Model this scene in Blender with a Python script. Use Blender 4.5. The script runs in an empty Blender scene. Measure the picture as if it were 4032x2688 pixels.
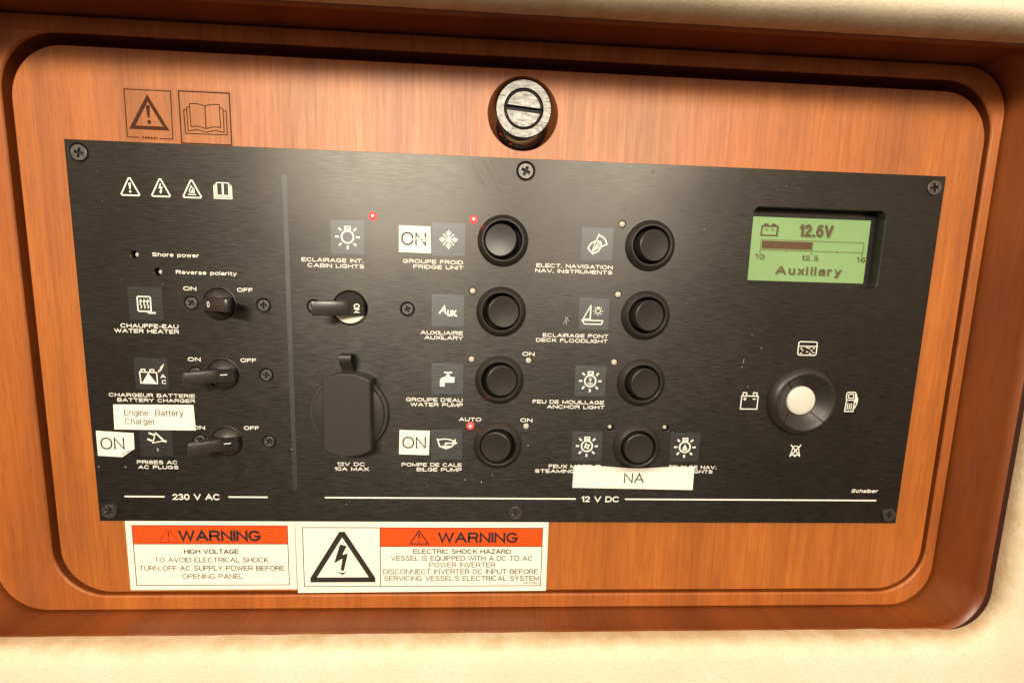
import bpy, bmesh, math, random, os
from mathutils import Vector, Matrix
random.seed(7)
sc = bpy.context.scene
col = sc.collection
MM = 0.001
PI = math.pi

# ------------------------------------------------------------------ camera
cam_d = bpy.data.cameras.new("camera")
cam = bpy.data.objects.new("camera", cam_d)
col.objects.link(cam)
R = Matrix(((0.9986312, -0.02254899, -0.04719388),
            (-0.0440332, 0.12450973, -0.99124084),
            (0.02822758, 0.99196213, 0.1233464)))
cam.matrix_world = Matrix.Translation((0.18619261, -0.20438619, -0.0581055)) @ R.to_4x4()
cam_d.sensor_width = 36.0
cam_d.lens = 15.216
cam_d.clip_start = 0.005
cam_d.clip_end = 20
sc.camera = cam

# ------------------------------------------------------------------ world and lamps (warm cabin lamps over the panel)
w = bpy.data.worlds.new("World")
sc.world = w
w.use_nodes = True
wb = w.node_tree.nodes["Background"]
# pale cabin ceiling above, dark sole and furniture below: one smooth gradient from down to up
wn = w.node_tree.nodes
wtc = wn.new('ShaderNodeTexCoord')
wsx = wn.new('ShaderNodeSeparateXYZ')
wmr = wn.new('ShaderNodeMapRange')
wmr.inputs['From Min'].default_value = -1
wmr.inputs['From Max'].default_value = 1
wrp = wn.new('ShaderNodeValToRGB')
wrp.color_ramp.interpolation = 'EASE'
wrp.color_ramp.elements[0].position = .30
wrp.color_ramp.elements[0].color = (.07, .048, .038, 1)
wrp.color_ramp.elements[1].position = .8
wrp.color_ramp.elements[1].color = (.85, .62, .42, 1)
w.node_tree.links.new(wtc.outputs['Generated'], wsx.inputs[0])
w.node_tree.links.new(wsx.outputs['Z'], wmr.inputs['Value'])
w.node_tree.links.new(wmr.outputs[0], wrp.inputs[0])
w.node_tree.links.new(wrp.outputs[0], wb.inputs[0])
wb.inputs[1].default_value = 1.3

def W(u, v, h):
    return Vector((u * MM, -h * MM, v * MM))

def lamp(name, u, v, h, tu, tv, power, size, colr, length):
    d = bpy.data.lights.new(name, 'AREA')
    d.shape = 'RECTANGLE'      # slim strip lights, lying level
    d.size = length * MM
    d.size_y = size * MM
    d.energy = power
    d.color = colr
    o = bpy.data.objects.new(name, d)
    col.objects.link(o)
    o.location = W(u, v, h)
    o.rotation_euler = (W(tu, tv, 0) - o.location).to_track_quat('-Z', 'Y').to_euler()
    return o

LC = (1.0, 0.895, 0.70)
lamp("cabin_lamp", -40, 250, 800, 170, -60, 7.4, 34, LC, 380)
lamp("cabin_lamp", 440, 256, 800, 230, -60, 4.3, 34, LC, 300)

sc.view_settings.view_transform = 'Standard'
sc.view_settings.look = 'None'
sc.view_settings.exposure = 0.0
sc.view_settings.gamma = 1.0

# ------------------------------------------------------------------ materials
class NT:
    def __init__(s, name):
        s.m = bpy.data.materials.new(name)
        s.m.use_nodes = True
        s.t = s.m.node_tree
        s.b = s.t.nodes["Principled BSDF"]
        s.tc = None
    def n(s, typ, **kw):
        x = s.t.nodes.new(typ)
        for k, v in kw.items():
            setattr(x, k, v)
        return x
    def l(s, a, b):
        s.t.links.new(a, b)
    def coord(s, scale, off=(0, 0, 0)):
        if s.tc is None:
            s.tc = s.n('ShaderNodeTexCoord')
        mp = s.n('ShaderNodeMapping')
        mp.inputs['Scale'].default_value = scale
        mp.inputs['Location'].default_value = off
        s.l(s.tc.outputs['Object'], mp.inputs[0])
        return mp.outputs[0]
    def noise(s, scale, detail=3, rough=.55, off=(0, 0, 0), dist=0):
        x = s.n('ShaderNodeTexNoise')
        x.inputs['Scale'].default_value = 1
        x.inputs['Detail'].default_value = detail
        x.inputs['Roughness'].default_value = rough
        x.inputs['Distortion'].default_value = dist
        s.l(s.coord(scale, off), x.inputs['Vector'])
        return x.outputs['Fac']
    def ramp(s, fac, stops):
        r = s.n('ShaderNodeValToRGB')
        el = r.color_ramp.elements
        while len(el) < len(stops):
            el.new(.5)
        for e, (p, c) in zip(el, stops):
            e.position = p
            e.color = (*c, 1) if len(c) == 3 else c
        s.l(fac, r.inputs[0])
        return r.outputs[0]
    def mix(s, fac, a, b, mode='MIX'):
        x = s.n('ShaderNodeMix', data_type='RGBA', blend_type=mode)
        for sock, v in ((x.inputs[0], fac), (x.inputs[6], a), (x.inputs[7], b)):
            if hasattr(v, 'links') or isinstance(v, bpy.types.NodeSocket):
                s.l(v, sock)
            else:
                sock.default_value = v if not isinstance(v, tuple) else (*v, 1)
        return x.outputs[2]
    def bump(s, h, strength, dist, prev=None):
        x = s.n('ShaderNodeBump')
        x.inputs['Strength'].default_value = strength
        x.inputs['Distance'].default_value = dist * MM
        s.l(h, x.inputs['Height'])
        if prev is not None:
            s.l(prev, x.inputs['Normal'])
        return x.outputs[0]
    def set(s, **kw):
        for k, v in kw.items():
            k = k.replace('_', ' ')
            if isinstance(v, bpy.types.NodeSocket):
                s.l(v, s.b.inputs[k])
            else:
                s.b.inputs[k].default_value = (*v, 1) if isinstance(v, tuple) and len(v) == 3 else v
        return s

def plain(name, c, rough=.5, metal=0., coat=0., spec=.5, wear=.12, nscale=900, bumps=0.):
    n = NT(name)
    f = n.noise((nscale,) * 3, 3)
    lo = tuple(x * (1 - wear) for x in c)
    hi = tuple(min(1, x * (1 + wear)) for x in c)
    n.set(Base_Color=n.ramp(f, [(.3, lo), (.7, hi)]), Roughness=rough, Metallic=metal)
    n.b.inputs['Specular IOR Level'].default_value = spec
    n.b.inputs['Coat Weight'].default_value = coat
    if bumps:
        n.set(Normal=n.bump(f, bumps, .05))
    return n.m

def wood(name, dark, mid, light, rough, coat, big=1.0):
    n = NT(name)
    g1 = n.noise((760, 26, 26), 6, .68, dist=.25)           # fine vertical streaks
    g2 = n.noise((70, 6, 6), 3, .5, off=(3, 1, 0))        # broad figure
    g3 = n.noise((2100, 110, 110), 3, .6, off=(9, 2, 0))    # pores
    g4 = n.noise((28, 16, 16), 3, .6, off=(5, 7, 0))      # soft mottling
    base = n.ramp(g1, [(.3, dark), (.52, mid), (.72, light)])
    fig = n.ramp(g2, [(.3, (.72, .67, .62)), (.7, (1.15, 1.14, 1.12))])
    c = n.mix(.8, base, fig, 'MULTIPLY')
    mot = n.ramp(g4, [(.3, (.86, .84, .82)), (.7, (1.1, 1.1, 1.1))])
    c = n.mix(.7, c, mot, 'MULTIPLY')
    pore = n.ramp(g3, [(.32, (.50, .38, .30)), (.42, (1, 1, 1))])
    c = n.mix(.55 * big, c, pore, 'MULTIPLY')
    rr = n.ramp(g1, [(.3, (rough + .08,) * 3), (.7, (rough - .05,) * 3)])
    n.set(Base_Color=c, Roughness=rr)
    n.b.inputs['Coat Weight'].default_value = coat
    n.b.inputs['Coat Roughness'].default_value = .40
    nb = n.bump(g1, .35, .09)
    n.set(Normal=n.bump(g3, .4, .05, nb))
    return n.m

M = {}
M['door'] = wood('satin_cherry_veneer', (.35, .096, .012), (.43, .130, .019), (.50, .165, .030), .50, .55)
M['frame'] = wood('satin_cherry_frame', (.34, .090, .012), (.40, .116, .018), (.46, .145, .026), .50, .4)
M['mould'] = wood('dark_cherry_moulding', (.19, .046, .007), (.22, .056, .009), (.25, .066, .012), .38, .3, .4)
M['cavity'] = plain('dark_cavity_shade', (.035, .008, .004), .7, spec=.2)

def brushed(name, c, rough, metal=.97, contrast=.20, bump=.26):
    n = NT(name)
    g1 = n.noise((110, 4200, 60), 3, .6)
    g2 = n.noise((160, 1900, 60), 3, .6, off=(4, 4, 0))
    g3 = n.noise((25, 25, 25), 4, .6, off=(1, 8, 0))
    f = n.mix(.5, g1, g2)
    lo = tuple(x * (1 - contrast) for x in c)
    hi = tuple(x * (1 + contrast) for x in c)
    cc = n.ramp(f, [(.36, lo), (.64, hi)])
    sm = n.ramp(g3, [(.3, (.86, .86, .86)), (.7, (1.12, 1.1, 1.08))])
    n.set(Base_Color=n.mix(.8, cc, sm, 'MULTIPLY'), Metallic=metal)
    n.set(Roughness=n.ramp(f, [(.35, (rough - .06,) * 3), (.65, (rough + .08,) * 3)]))
    n.set(Normal=n.bump(f, bump, .03))
    tg = n.n('ShaderNodeTangent', direction_type='UV_MAP')
    n.l(tg.outputs[0], n.b.inputs['Tangent'])
    n.b.inputs['Anisotropic'].default_value = .55
    n.b.inputs['Anisotropic Rotation'].default_value = .25
    return n.m

M['panel'] = brushed('black_brushed_aluminium', (.078, .076, .072), .385)
M['tile'] = brushed('grey_printed_tile', (.106, .112, .117), .42, .96, .2)
M['padprint'] = brushed('matt_black_printed_disc', (.074, .071, .066), .42, .97, .25)
M['print'] = plain('white_screen_print', (.86, .85, .78), .5, wear=.06)
M['black'] = plain('matt_black_plastic', (.022, .020, .018), .42, wear=.25, nscale=700, bumps=.25)
M['bezel'] = plain('satin_black_bezel', (.020, .018, .016), .38, wear=.2, bumps=.15)
M['cap'] = plain('button_cap_plastic', (.024, .022, .021), .36, wear=.2, nscale=1500, bumps=.25)
M['lever'] = plain('worn_lever_plastic', (.030, .028, .025), .28, wear=.2, nscale=500, spec=.7)
M['knob'] = plain('grey_white_button', (.66, .63, .57), .35, wear=.05, nscale=600)
M['scuff'] = plain('dull_scuff', (.045, .042, .038), .45, metal=.8, wear=.4, nscale=3000)
M['hole'] = plain('hole_black', (.006, .005, .005), .7)
M['gloss'] = plain('glossy_black_plastic', (.02, .019, .018), .22, wear=.3)
M['rubber'] = plain('grained_black_rubber', (.032, .030, .027), .48, wear=.15, nscale=2600, bumps=.8)
M['screw'] = plain('blackened_screw_steel', (.12, .115, .108), .45, metal=.8, wear=.35, nscale=1200, bumps=.3)
M['dscrew'] = plain('dark_screw_steel', (.11, .10, .09), .34, metal=.7, wear=.4, nscale=1200, bumps=.3)
M['lens'] = plain('clear_led_lens', (.50, .46, .38), .25, wear=.2)
M['paper'] = plain('white_paper_label', (.88, .86, .76), .6, wear=.03, nscale=150)
M['cream'] = plain('cream_facet', (.80, .77, .68), .35, wear=.04, nscale=400)
M['ink'] = plain('black_ink', (.022, .018, .016), .55)
M['greyink'] = plain('grey_ink', (.055, .050, .042), .6)
M['maroon'] = plain('maroon_ink', (.16, .015, .008), .55)
M['orange'] = plain('orange_print', (.95, .075, .004), .5, wear=.03)
M['brownink'] = plain('brown_decal_ink', (.060, .018, .006), .6, wear=.3, spec=.15)
M['lcdink'] = plain('lcd_segment', (.09, .045, .018), .5, wear=.2, nscale=3000)
M['dust'] = plain('pale_dust', (.55, .52, .48), .8)

def chrome():
    n = NT('scratched_chrome')
    a = n.noise((1600, 500, 300), 4, .7)
    b = n.noise((400, 2200, 300), 4, .7, off=(2, 5, 0))
    f = n.mix(.5, a, b)
    n.set(Base_Color=n.ramp(n.noise((300, 1100, 300), 4, .6, off=(7, 1, 0)), [(.3, (.09, .088, .086)), (.65, (.23, .225, .22))]), Metallic=1.0, Roughness=n.ramp(f, [(.35, (.32,) * 3), (.65, (.60,) * 3)]))
    n.set(Normal=n.bump(f, .3, .04))
    return n.m
M['chrome'] = chrome()
def chrome2():
    n = NT('polished_chrome')
    f = n.noise((120, 120, 120), 3)
    n.set(Base_Color=(.22, .18, .16), Metallic=1.0, Roughness=n.ramp(f, [(.35, (.04,) * 3), (.65, (.12,) * 3)]))
    return n.m
M['chrome2'] = chrome2()

def leather():
    n = NT('cream_grained_leather')
    vo = n.n('ShaderNodeTexVoronoi', feature='SMOOTH_F1')
    vo.inputs['Scale'].default_value = 1
    wob = n.noise((260, 260, 260), 3)
    add = n.n('ShaderNodeVectorMath', operation='ADD')
    mul = n.n('ShaderNodeVectorMath', operation='SCALE')
    n.l(wob, mul.inputs[0])
    mul.inputs['Scale'].default_value = 1.1
    n.l(n.coord((880, 1000, 880)), add.inputs[0])
    n.l(mul.outputs[0], add.inputs[1])
    n.l(add.outputs[0], vo.inputs['Vector'])
    big = n.noise((14, 14, 14), 4, .6, off=(2, 3, 1))
    c = n.ramp(big, [(.3, (.72, .65, .49)), (.62, (.79, .735, .59))])
    cre = n.ramp(vo.outputs['Distance'], [(.45, (1, 1, 1)), (.85, (.80, .76, .70))])
    c = n.mix(.5, c, cre, 'MULTIPLY')
    # browner tint on the edge turned to the recess and on the worn blotch
    at = n.n('ShaderNodeAttribute', attribute_name='brown_tint')
    gn = n.noise((90, 90, 90), 4, .65, off=(6, 2, 0))
    m1 = n.n('ShaderNodeMath', operation='MULTIPLY')
    n.l(at.outputs['Fac'], m1.inputs[0])
    n.l(n.ramp(gn, [(.3, (.35,) * 3), (.65, (1,) * 3)]), m1.inputs[1])
    c = n.mix(m1.outputs[0], c, (.50, .34, .16))
    n.set(Base_Color=c, Roughness=.5)
    nb = n.bump(vo.outputs['Distance'], .6, .24)
    n.set(Normal=n.bump(n.noise((45, 45, 45), 2), .25, .8, nb))
    return n.m
M['leather'] = leather()

def glow(name, c, s):
    n = NT(name)
    f = n.noise((2500,) * 3, 2)
    n.set(Base_Color=(.3, .05, .04), Emission_Color=n.ramp(f, [(.3, tuple(x * .75 for x in c)), (.7, c)]), Emission_Strength=s)
    return n.m
M['red'] = glow('lit_red_led', (1, .009, .007), 14)
M['redcore'] = glow('lit_red_led_chip', (1, .42, .32), 12)
def lcd():
    n = NT('green_backlit_lcd')
    f = n.noise((38, 30, 30), 3)
    n.set(Base_Color=(.10, .14, .06), Roughness=.35,
          Emission_Color=n.ramp(f, [(.3, (.31, .52, .17)), (.7, (.39, .62, .21))]), Emission_Strength=.60)
    return n.m
M['lcd'] = lcd()
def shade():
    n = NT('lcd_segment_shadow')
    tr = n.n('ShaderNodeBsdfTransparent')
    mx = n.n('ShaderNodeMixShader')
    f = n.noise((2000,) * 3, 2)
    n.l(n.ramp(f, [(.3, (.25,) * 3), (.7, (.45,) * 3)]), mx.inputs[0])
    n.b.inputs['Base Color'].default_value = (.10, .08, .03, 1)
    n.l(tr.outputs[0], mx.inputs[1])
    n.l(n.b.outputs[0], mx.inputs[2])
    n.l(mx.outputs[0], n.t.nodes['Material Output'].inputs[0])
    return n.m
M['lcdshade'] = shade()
def film():
    n = NT('clear_decal_film')
    tr = n.n('ShaderNodeBsdfTransparent')
    gl = n.n('ShaderNodeBsdfPrincipled')
    gl.inputs['Base Color'].default_value = (.42, .19, .09, 1)
    gl.inputs['Roughness'].default_value = .3
    mx = n.n('ShaderNodeMixShader')
    f = n.noise((700, 60, 60), 3)
    n.l(n.ramp(f, [(.35, (.04,) * 3), (.7, (.12,) * 3)]), mx.inputs[0])
    n.l(tr.outputs[0], mx.inputs[1])
    n.l(gl.outputs[0], mx.inputs[2])
    n.l(mx.outputs[0], n.t.nodes['Material Output'].inputs[0])
    return n.m
M['film'] = film()

# ------------------------------------------------------------------ object helpers (mm, local axes: x right, y up, z out of the wall)
RX = PI / 2
def thing(name, label, cat, u, v, h, group=None):
    o = bpy.data.objects.new(name, None)
    o.empty_display_size = .01
    col.objects.link(o)
    o.location = W(u, v, h)
    o.rotation_euler = (RX, 0, 0)
    o['label'] = label
    o['category'] = cat
    if group:
        o['group'] = group
    return o

def finish(name, me, mat, parent, loc=(0, 0, 0), label=None, rotz=0, smooth=False, world=False):
    """me in mm; parent: child placed at loc (mm) in the parent's axes"""
    me.transform(Matrix.Scale(MM, 4))
    me.name = name
    for m in (mat if isinstance(mat, (list, tuple)) else [mat]):
        me.materials.append(M[m])
    if smooth:
        for p in me.polygons:
            p.use_smooth = True
        try:
            me.set_sharp_from_angle(angle=math.radians(smooth if smooth > 1 else 35))
        except Exception:
            pass
    if not me.uv_layers:
        uv = me.uv_layers.new(name='UVMap')
        for lp in me.loops:
            co = me.vertices[lp.vertex_index].co
            uv.data[lp.index].uv = (co.x * 10, co.y * 10)
    o = bpy.data.objects.new(name, me)
    col.objects.link(o)
    if parent is None:
        o.location = W(*loc)
        o.rotation_euler = (RX, 0, 0)
    else:
        o.parent = parent
        o.location = Vector(loc) * MM
        o.rotation_euler = (0, 0, rotz)
    if label:
        o['label'] = label
    return o

def bm_mesh(bm):
    bmesh.ops.recalc_face_normals(bm, faces=bm.faces)
    me = bpy.data.meshes.new('m')
    bm.to_mesh(me)
    bm.free()
    return me

def rr(L, Rr, B, T, r, n=10):
    pts = []
    for cx, cy, a0 in ((Rr - r, T - r, 0), (L + r, T - r, 90), (L + r, B + r, 180), (Rr - r, B + r, 270)):
        for i in range(n + 1):
            a = math.radians(a0 + 90 * i / n)
            pts.append((cx + r * math.cos(a), cy + r * math.sin(a)))
    return pts

def circ(cx, cy, r, n=40):
    return [(cx + r * math.cos(2 * PI * i / n), cy + r * math.sin(2 * PI * i / n)) for i in range(n)]

def loft(loops, cap0=False, cap1=False, bm=None, mi=0):
    """loops: list of (pts2d, z) with equal counts, or lists of 3D points"""
    bm = bm or bmesh.new()
    rings = []
    for pts, z in loops:
        rings.append([bm.verts.new((p[0], p[1], z if len(p) == 2 else p[2])) for p in pts])
    n = len(rings[0])
    for a, b in zip(rings, rings[1:]):
        for i in range(n):
            f = bm.faces.new((a[i], a[(i + 1) % n], b[(i + 1) % n], b[i]))
            f.material_index = mi
    if cap0:
        bm.faces.new(rings[0][::-1]).material_index = mi
    if cap1:
        bm.faces.new(rings[-1]).material_index = mi
    return bm

def lathe(prof, n=48, bm=None, mi=0, cap0=False, cap1=False, c=(0, 0)):
    return loft([(circ(c[0], c[1], max(r, .01), n), z) for r, z in prof], cap0, cap1, bm, mi)

def curve_mesh(splines, extrude=0., bevel=0.):
    cu = bpy.data.curves.new('c', 'CURVE')
    cu.dimensions = '2D'
    cu.fill_mode = 'BOTH'
    cu.extrude = extrude
    cu.bevel_depth = bevel
    cu.bevel_resolution = 1
    cu.offset = -bevel
    for pts in splines:
        s = cu.splines.new('POLY')
        s.points.add(len(pts) - 1)
        for q, p in zip(s.points, pts):
            q.co = (p[0], p[1], 0, 1)
        s.use_cyclic_u = True
    return convert(cu)

def convert(cu):
    o = bpy.data.objects.new('tmp', cu)
    col.objects.link(o)
    dg = bpy.context.evaluated_depsgraph_get()
    dg.update()
    me = bpy.data.meshes.new_from_object(o.evaluated_get(dg))
    me.materials.clear()
    bpy.data.objects.remove(o)
    bpy.data.curves.remove(cu)
    return me

def plate(outline, holes, z0, z1, bevel=0.):
    h = (z1 - z0) / 2
    me = curve_mesh([outline] + holes, h - bevel, bevel)
    me.transform(Matrix.Translation((0, 0, (z0 + z1) / 2)))
    return me

def slab(outline, z0, z1, bm=None, mi=0):
    return loft([(outline, z0), (outline, z1)], True, True, bm, mi)

# --- flat drawing: every primitive is one sheet, a few microns above the last
class Draw:
    def __init__(s, ox=0, oy=0, k=1., z=0.):
        s.bm = bmesh.new()
        s.ox, s.oy, s.k, s.z = ox, oy, k, z
    def t(s, p):
        return ((p[0] - s.ox) * s.k, -(p[1] - s.oy) * s.k) if s.k != 1 else (p[0] - s.ox, p[1] - s.oy)
    def step(s):
        s.z += .006
    def poly(s, pts, raw=False):
        vs = [s.bm.verts.new((*(p if raw else s.t(p)), s.z)) for p in pts]
        s.bm.faces.new(vs)
        bmesh.ops.triangulate(s.bm, faces=[s.bm.faces[-1]] if False else [f for f in s.bm.faces if len(f.verts) > 4])
        s.step()
    def line(s, pts, wd, closed=False):
        P = [Vector(s.t(p)) for p in pts]
        n = len(P)
        L, Rr = [], []
        for i in range(n):
            a = P[i - 1] if (i > 0 or closed) else None
            b = P[(i + 1) % n] if (i < n - 1 or closed) else None
            d1 = (P[i] - a).normalized() if a is not None else None
            d2 = (b - P[i]).normalized() if b is not None else None
            if d1 is None: d1 = d2
            if d2 is None: d2 = d1
            t = (d1 + d2)
            t = t.normalized() if t.length > 1e-4 else d1
            nn = Vector((-t.y, t.x))
            c = max(.45, nn.dot(Vector((-d1.y, d1.x))))
            L.append(P[i] + nn * wd / 2 / c)
            Rr.append(P[i] - nn * wd / 2 / c)
        lv = [s.bm.verts.new((*p, s.z)) for p in L]
        rv = [s.bm.verts.new((*p, s.z)) for p in Rr]
        for i in range(n if closed else n - 1):
            j = (i + 1) % n
            s.bm.faces.new((lv[i], lv[j], rv[j], rv[i]))
        s.step()
    def arc(s, c, r, a0, a1, wd, n=20):
        k = s.k if s.k != 1 else 1
        sg = -1 if s.k != 1 else 1
        closed = abs(a1 - a0) >= 360
        pts = [(c[0] + r * math.cos(math.radians(a0 + (a1 - a0) * i / n)), c[1] + sg * r * math.sin(math.radians(a0 + (a1 - a0) * i / n))) for i in range(n if closed else n + 1)]
        s.line(pts, wd, closed)
    def disc(s, c, r, n=14):
        s.poly([(c[0] + r * math.cos(2 * PI * i / n), c[1] + r * math.sin(2 * PI * i / n)) for i in range(n)])
    def text(s, me):
        s.bm.from_mesh(me)
        bpy.data.meshes.remove(me)
        s.step()
    def mesh(s):
        for f in s.bm.faces:
            f.normal_update()
            if f.normal.z < 0:
                f.normal_flip()
        me = bpy.data.meshes.new('d')
        s.bm.to_mesh(me)
        s.bm.free()
        return me

# --- lettering: each glyph is a set of centre lines, drawn with an even stroke
def _a(cx, cy, rx, ry, a0, a1, n=10, e=1.0):
    out = []
    for i in range(n + 1):
        t = math.radians(a0 + (a1 - a0) * i / n)
        c, q = math.cos(t), math.sin(t)
        out.append((cx + rx * math.copysign(abs(c) ** e, c), cy + ry * math.copysign(abs(q) ** e, q)))
    return out
def _o(w, h=1., y=0., n=20, e=.86):
    return ('c', _a(w / 2, y + h / 2, w / 2, h / 2, 0, 360 - 360 / n, n - 1, e))
XH = .74
def _st(x): return [(x, 0), (x, XH)]
GL = {
 'A': (.9, [[(0, 0), (.45, 1), (.9, 0)], [(.15, .33), (.75, .33)]]),
 'B': (.76, [[(.45, .52), (0, .52)], ('c', [(0, 0), (0, 1), (.42, 1)] + _a(.46, .76, .26, .24, 80, -80, 6) + [(.42, .52)] + _a(.48, .26, .28, .26, 80, -80, 6) + [(.42, 0)])]),
 'C': (.86, [_a(.43, .5, .43, .5, 42, 318, 16, .9)]),
 'D': (.80, [('c', [(0, 0), (0, 1), (.34, 1)] + _a(.36, .5, .44, .5, 80, -80, 10, .9) + [(.34, 0)])]),
 'E': (.68, [[(.68, 1), (0, 1), (0, 0), (.68, 0)], [(0, .51), (.62, .51)]]),
 'F': (.64, [[(.64, 1), (0, 1), (0, 0)], [(0, .51), (.56, .51)]]),
 'G': (.88, [_a(.44, .5, .44, .5, 42, 335, 16, .9) + [(.88, .44), (.5, .44)]]),
 'H': (.78, [[(0, 0), (0, 1)], [(.78, 0), (.78, 1)], [(0, .52), (.78, .52)]]),
 'I': (0., [[(0, 0), (0, 1)]]),
 'J': (.5, [[(.5, 1), (.5, .25)] + _a(.26, .25, .24, .25, 0, -180, 8)]),
 'K': (.76, [[(0, 0), (0, 1)], [(.72, 1), (.0, .36)], [(.24, .56), (.76, 0)]]),
 'L': (.6, [[(0, 1), (0, 0), (.6, 0)]]),
 'M': (.96, [[(0, 0), (0, 1), (.48, .1), (.96, 1), (.96, 0)]]),
 'N': (.8, [[(0, 0), (0, 1), (.8, 0), (.8, 1)]]),
 'O': (.94, [_o(.94)]),
 'P': (.74, [[(0, 0), (0, 1), (.44, 1)] + _a(.46, .73, .28, .27, 80, -80, 8) + [(.44, .46), (0, .46)]]),
 'Q': (.94, [_o(.94), [(.56, .26), (.94, -.04)]]),
 'R': (.78, [[(0, 0), (0, 1), (.46, 1)] + _a(.48, .74, .28, .26, 80, -80, 8) + [(.46, .48), (0, .48)], [(.44, .48), (.62, .4), (.70, .1), (.76, 0)]]),
 'S': (.76, [_a(.38, .75, .33, .25, 15, 255, 10) + _a(.38, .255, .37, .255, 75, -165, 10)]),
 'T': (.76, [[(0, 1), (.76, 1)], [(.38, 1), (.38, 0)]]),
 'U': (.78, [[(0, 1), (0, .36)] + _a(.39, .36, .39, .36, 180, 360, 10, .95) + [(.78, 1)]]),
 'V': (.84, [[(0, 1), (.42, 0), (.84, 1)]]),
 'W': (1.24, [[(0, 1), (.31, 0), (.62, 1), (.93, 0), (1.24, 1)]]),
 'X': (.82, [[(0, 1), (.82, 0)], [(0, 0), (.82, 1)]]),
 'Y': (.82, [[(0, 1), (.41, .44), (.82, 1)], [(.41, .46), (.41, 0)]]),
 'Z': (.72, [[(.02, 1), (.72, 1), (0, 0), (.74, 0)]]),
 '0': (.6, [_o(.6)]),
 '1': (.24, [[(0, .78), (.24, 1), (.24, 0)]]),
 '2': (.6, [_a(.3, .71, .29, .29, 165, -25, 9) + [(0, 0), (.62, 0)]]),
 '3': (.6, [_a(.28, .76, .26, .24, 155, -75, 8) + _a(.28, .26, .32, .26, 75, -155, 8)]),
 '4': (.64, [[(.46, 0), (.46, 1), (0, .28), (.64, .28)]]),
 '5': (.6, [[(.54, 1), (.1, 1), (.04, .5)] + _a(.29, .32, .31, .32, 125, -155, 10)]),
 '6': (.6, [('c', _a(.3, .31, .3, .31, 0, 330, 11)), _a(.42, .45, .42, .55, 75, 180, 8)]),
 '9': (.6, [('c', _a(.3, .69, .3, .31, 0, 330, 11)), _a(.18, .55, .42, .55, 0, -105, 8)]),
 '.': (.12, [[(0, 0), (.12, 0)]]), '-': (.34, [[(0, .4), (.34, .4)]]), "'": (.0, [[(0, 1), (0, .74)]]), ' ': (.30, []),
 'a': (.52, [[(.52, XH * .66), (.52, 0)], _a(.28, XH * .68, .24, XH * .32, 155, 5, 6), ('c', _a(.26, XH * .27, .26, XH * .27, 0, 330, 9))]),
 'b': (.56, [[(0, 0), (0, 1)], ('c', _a(.29, XH / 2, .29, XH / 2, 0, 330, 11))]),
 'c': (.52, [_a(.28, XH / 2, .28, XH / 2, 42, 318, 10)]),
 'e': (.56, [[(.02, XH / 2), (.56, XH / 2)] + _a(.28, XH / 2, .28, XH / 2, 8, 315, 12)]),
 'g': (.56, [('c', _a(.28, XH / 2, .28, XH / 2, 0, 330, 11)), [(.56, XH), (.56, -.1)] + _a(.28, -.1, .28, .2, -10, -160, 7)]),
 'h': (.52, [[(0, 0), (0, 1)], [(0, .4)] + _a(.26, XH - .26, .26, .26, 170, 0, 7) + [(.52, 0)]]),
 'i': (.0, [_st(0), [(0, .92), (0, 1.0)]]),
 'l': (.0, [[(0, 0), (0, 1)]]),
 'n': (.52, [_st(0), [(0, .4)] + _a(.26, XH - .26, .26, .26, 170, 0, 7) + [(.52, 0)]]),
 'o': (.58, [_o(.58, XH)]),
 'p': (.56, [[(0, XH), (0, -.28)], ('c', _a(.29, XH / 2, .29, XH / 2, 0, 330, 11))]),
 'r': (.30, [_st(0), [(0, .42)] + _a(.28, XH - .26, .28, .25, 170, 90, 4)]),
 's': (.48, [_a(.24, XH * .74, .2, XH * .25, 20, 250, 7) + _a(.24, XH * .25, .24, XH * .25, 70, -160, 7)]),
 't': (.30, [[(.12, .96), (.12, .12), (.2, 0), (.3, 0)], [(0, XH), (.3, XH)]]),
 'u': (.52, [[(0, XH), (0, .26)] + _a(.26, .26, .26, .26, 180, 350, 7), [(.52, XH), (.52, 0)]]),
 'v': (.52, [[(0, XH), (.26, 0), (.52, XH)]]),
 'w': (.80, [[(0, XH), (.2, 0), (.4, XH), (.6, 0), (.8, XH)]]),
 'x': (.52, [[(0, XH), (.52, 0)], [(0, 0), (.52, XH)]]),
 'y': (.54, [[(0, XH), (.27, 0)], [(.54, XH), (.2, -.24), (.04, -.28)]]),
}
def text_mesh(s, u0, u1, v, cap, font='wide', bold=.02, shear=0., z=0., wt=None):
    """weight in mm comes from the kind of lettering: printed legends are heavy and wide, label text is light"""
    wt = wt or {'wide': .188, 'sans': .122}[font] * cap + (bold * cap * 2 if font == 'sans' else 0)
    sp = .27
    x = 0
    items = []
    for ch in s:
        wd, st = GL[ch]
        items.append((x, st))
        x += wd + sp
    tot = x - sp
    W_ = (u1 - u0) - wt
    H_ = cap - wt
    k = W_ / max(tot, .01)
    d = Draw(0, 0, 1., z)
    for x0, st in items:
        for pl in st:
            closed = isinstance(pl, tuple)
            pts = pl[1] if closed else pl
            P = [(u0 + wt / 2 + (x0 + p[0]) * k + shear * p[1] * H_, v + wt / 2 + p[1] * H_) for p in pts]
            if not closed:      # butt ends reach the edge of the letter
                for e, q in ((0, 1), (-1, -2)):
                    a, b = Vector(P[e]), Vector(P[q])
                    if (a - b).length > 1e-6:
                        a = a + (a - b).normalized() * wt * .42
                        P[e] = (a.x, a.y)
            d.line(P, wt, closed)
    d.z = z
    return d.mesh()

# ================================================================== THE SETTING
DW = -2.0                                  # door face, just behind the switch panel's face (0)
me = bm_mesh(slab(rr(-510, 890, -680, 500, 5, 2), -34, -24))
bk = finish('wall', me, 'cavity', None, (0, 0, 0))
bk['kind'] = 'structure'

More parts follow.
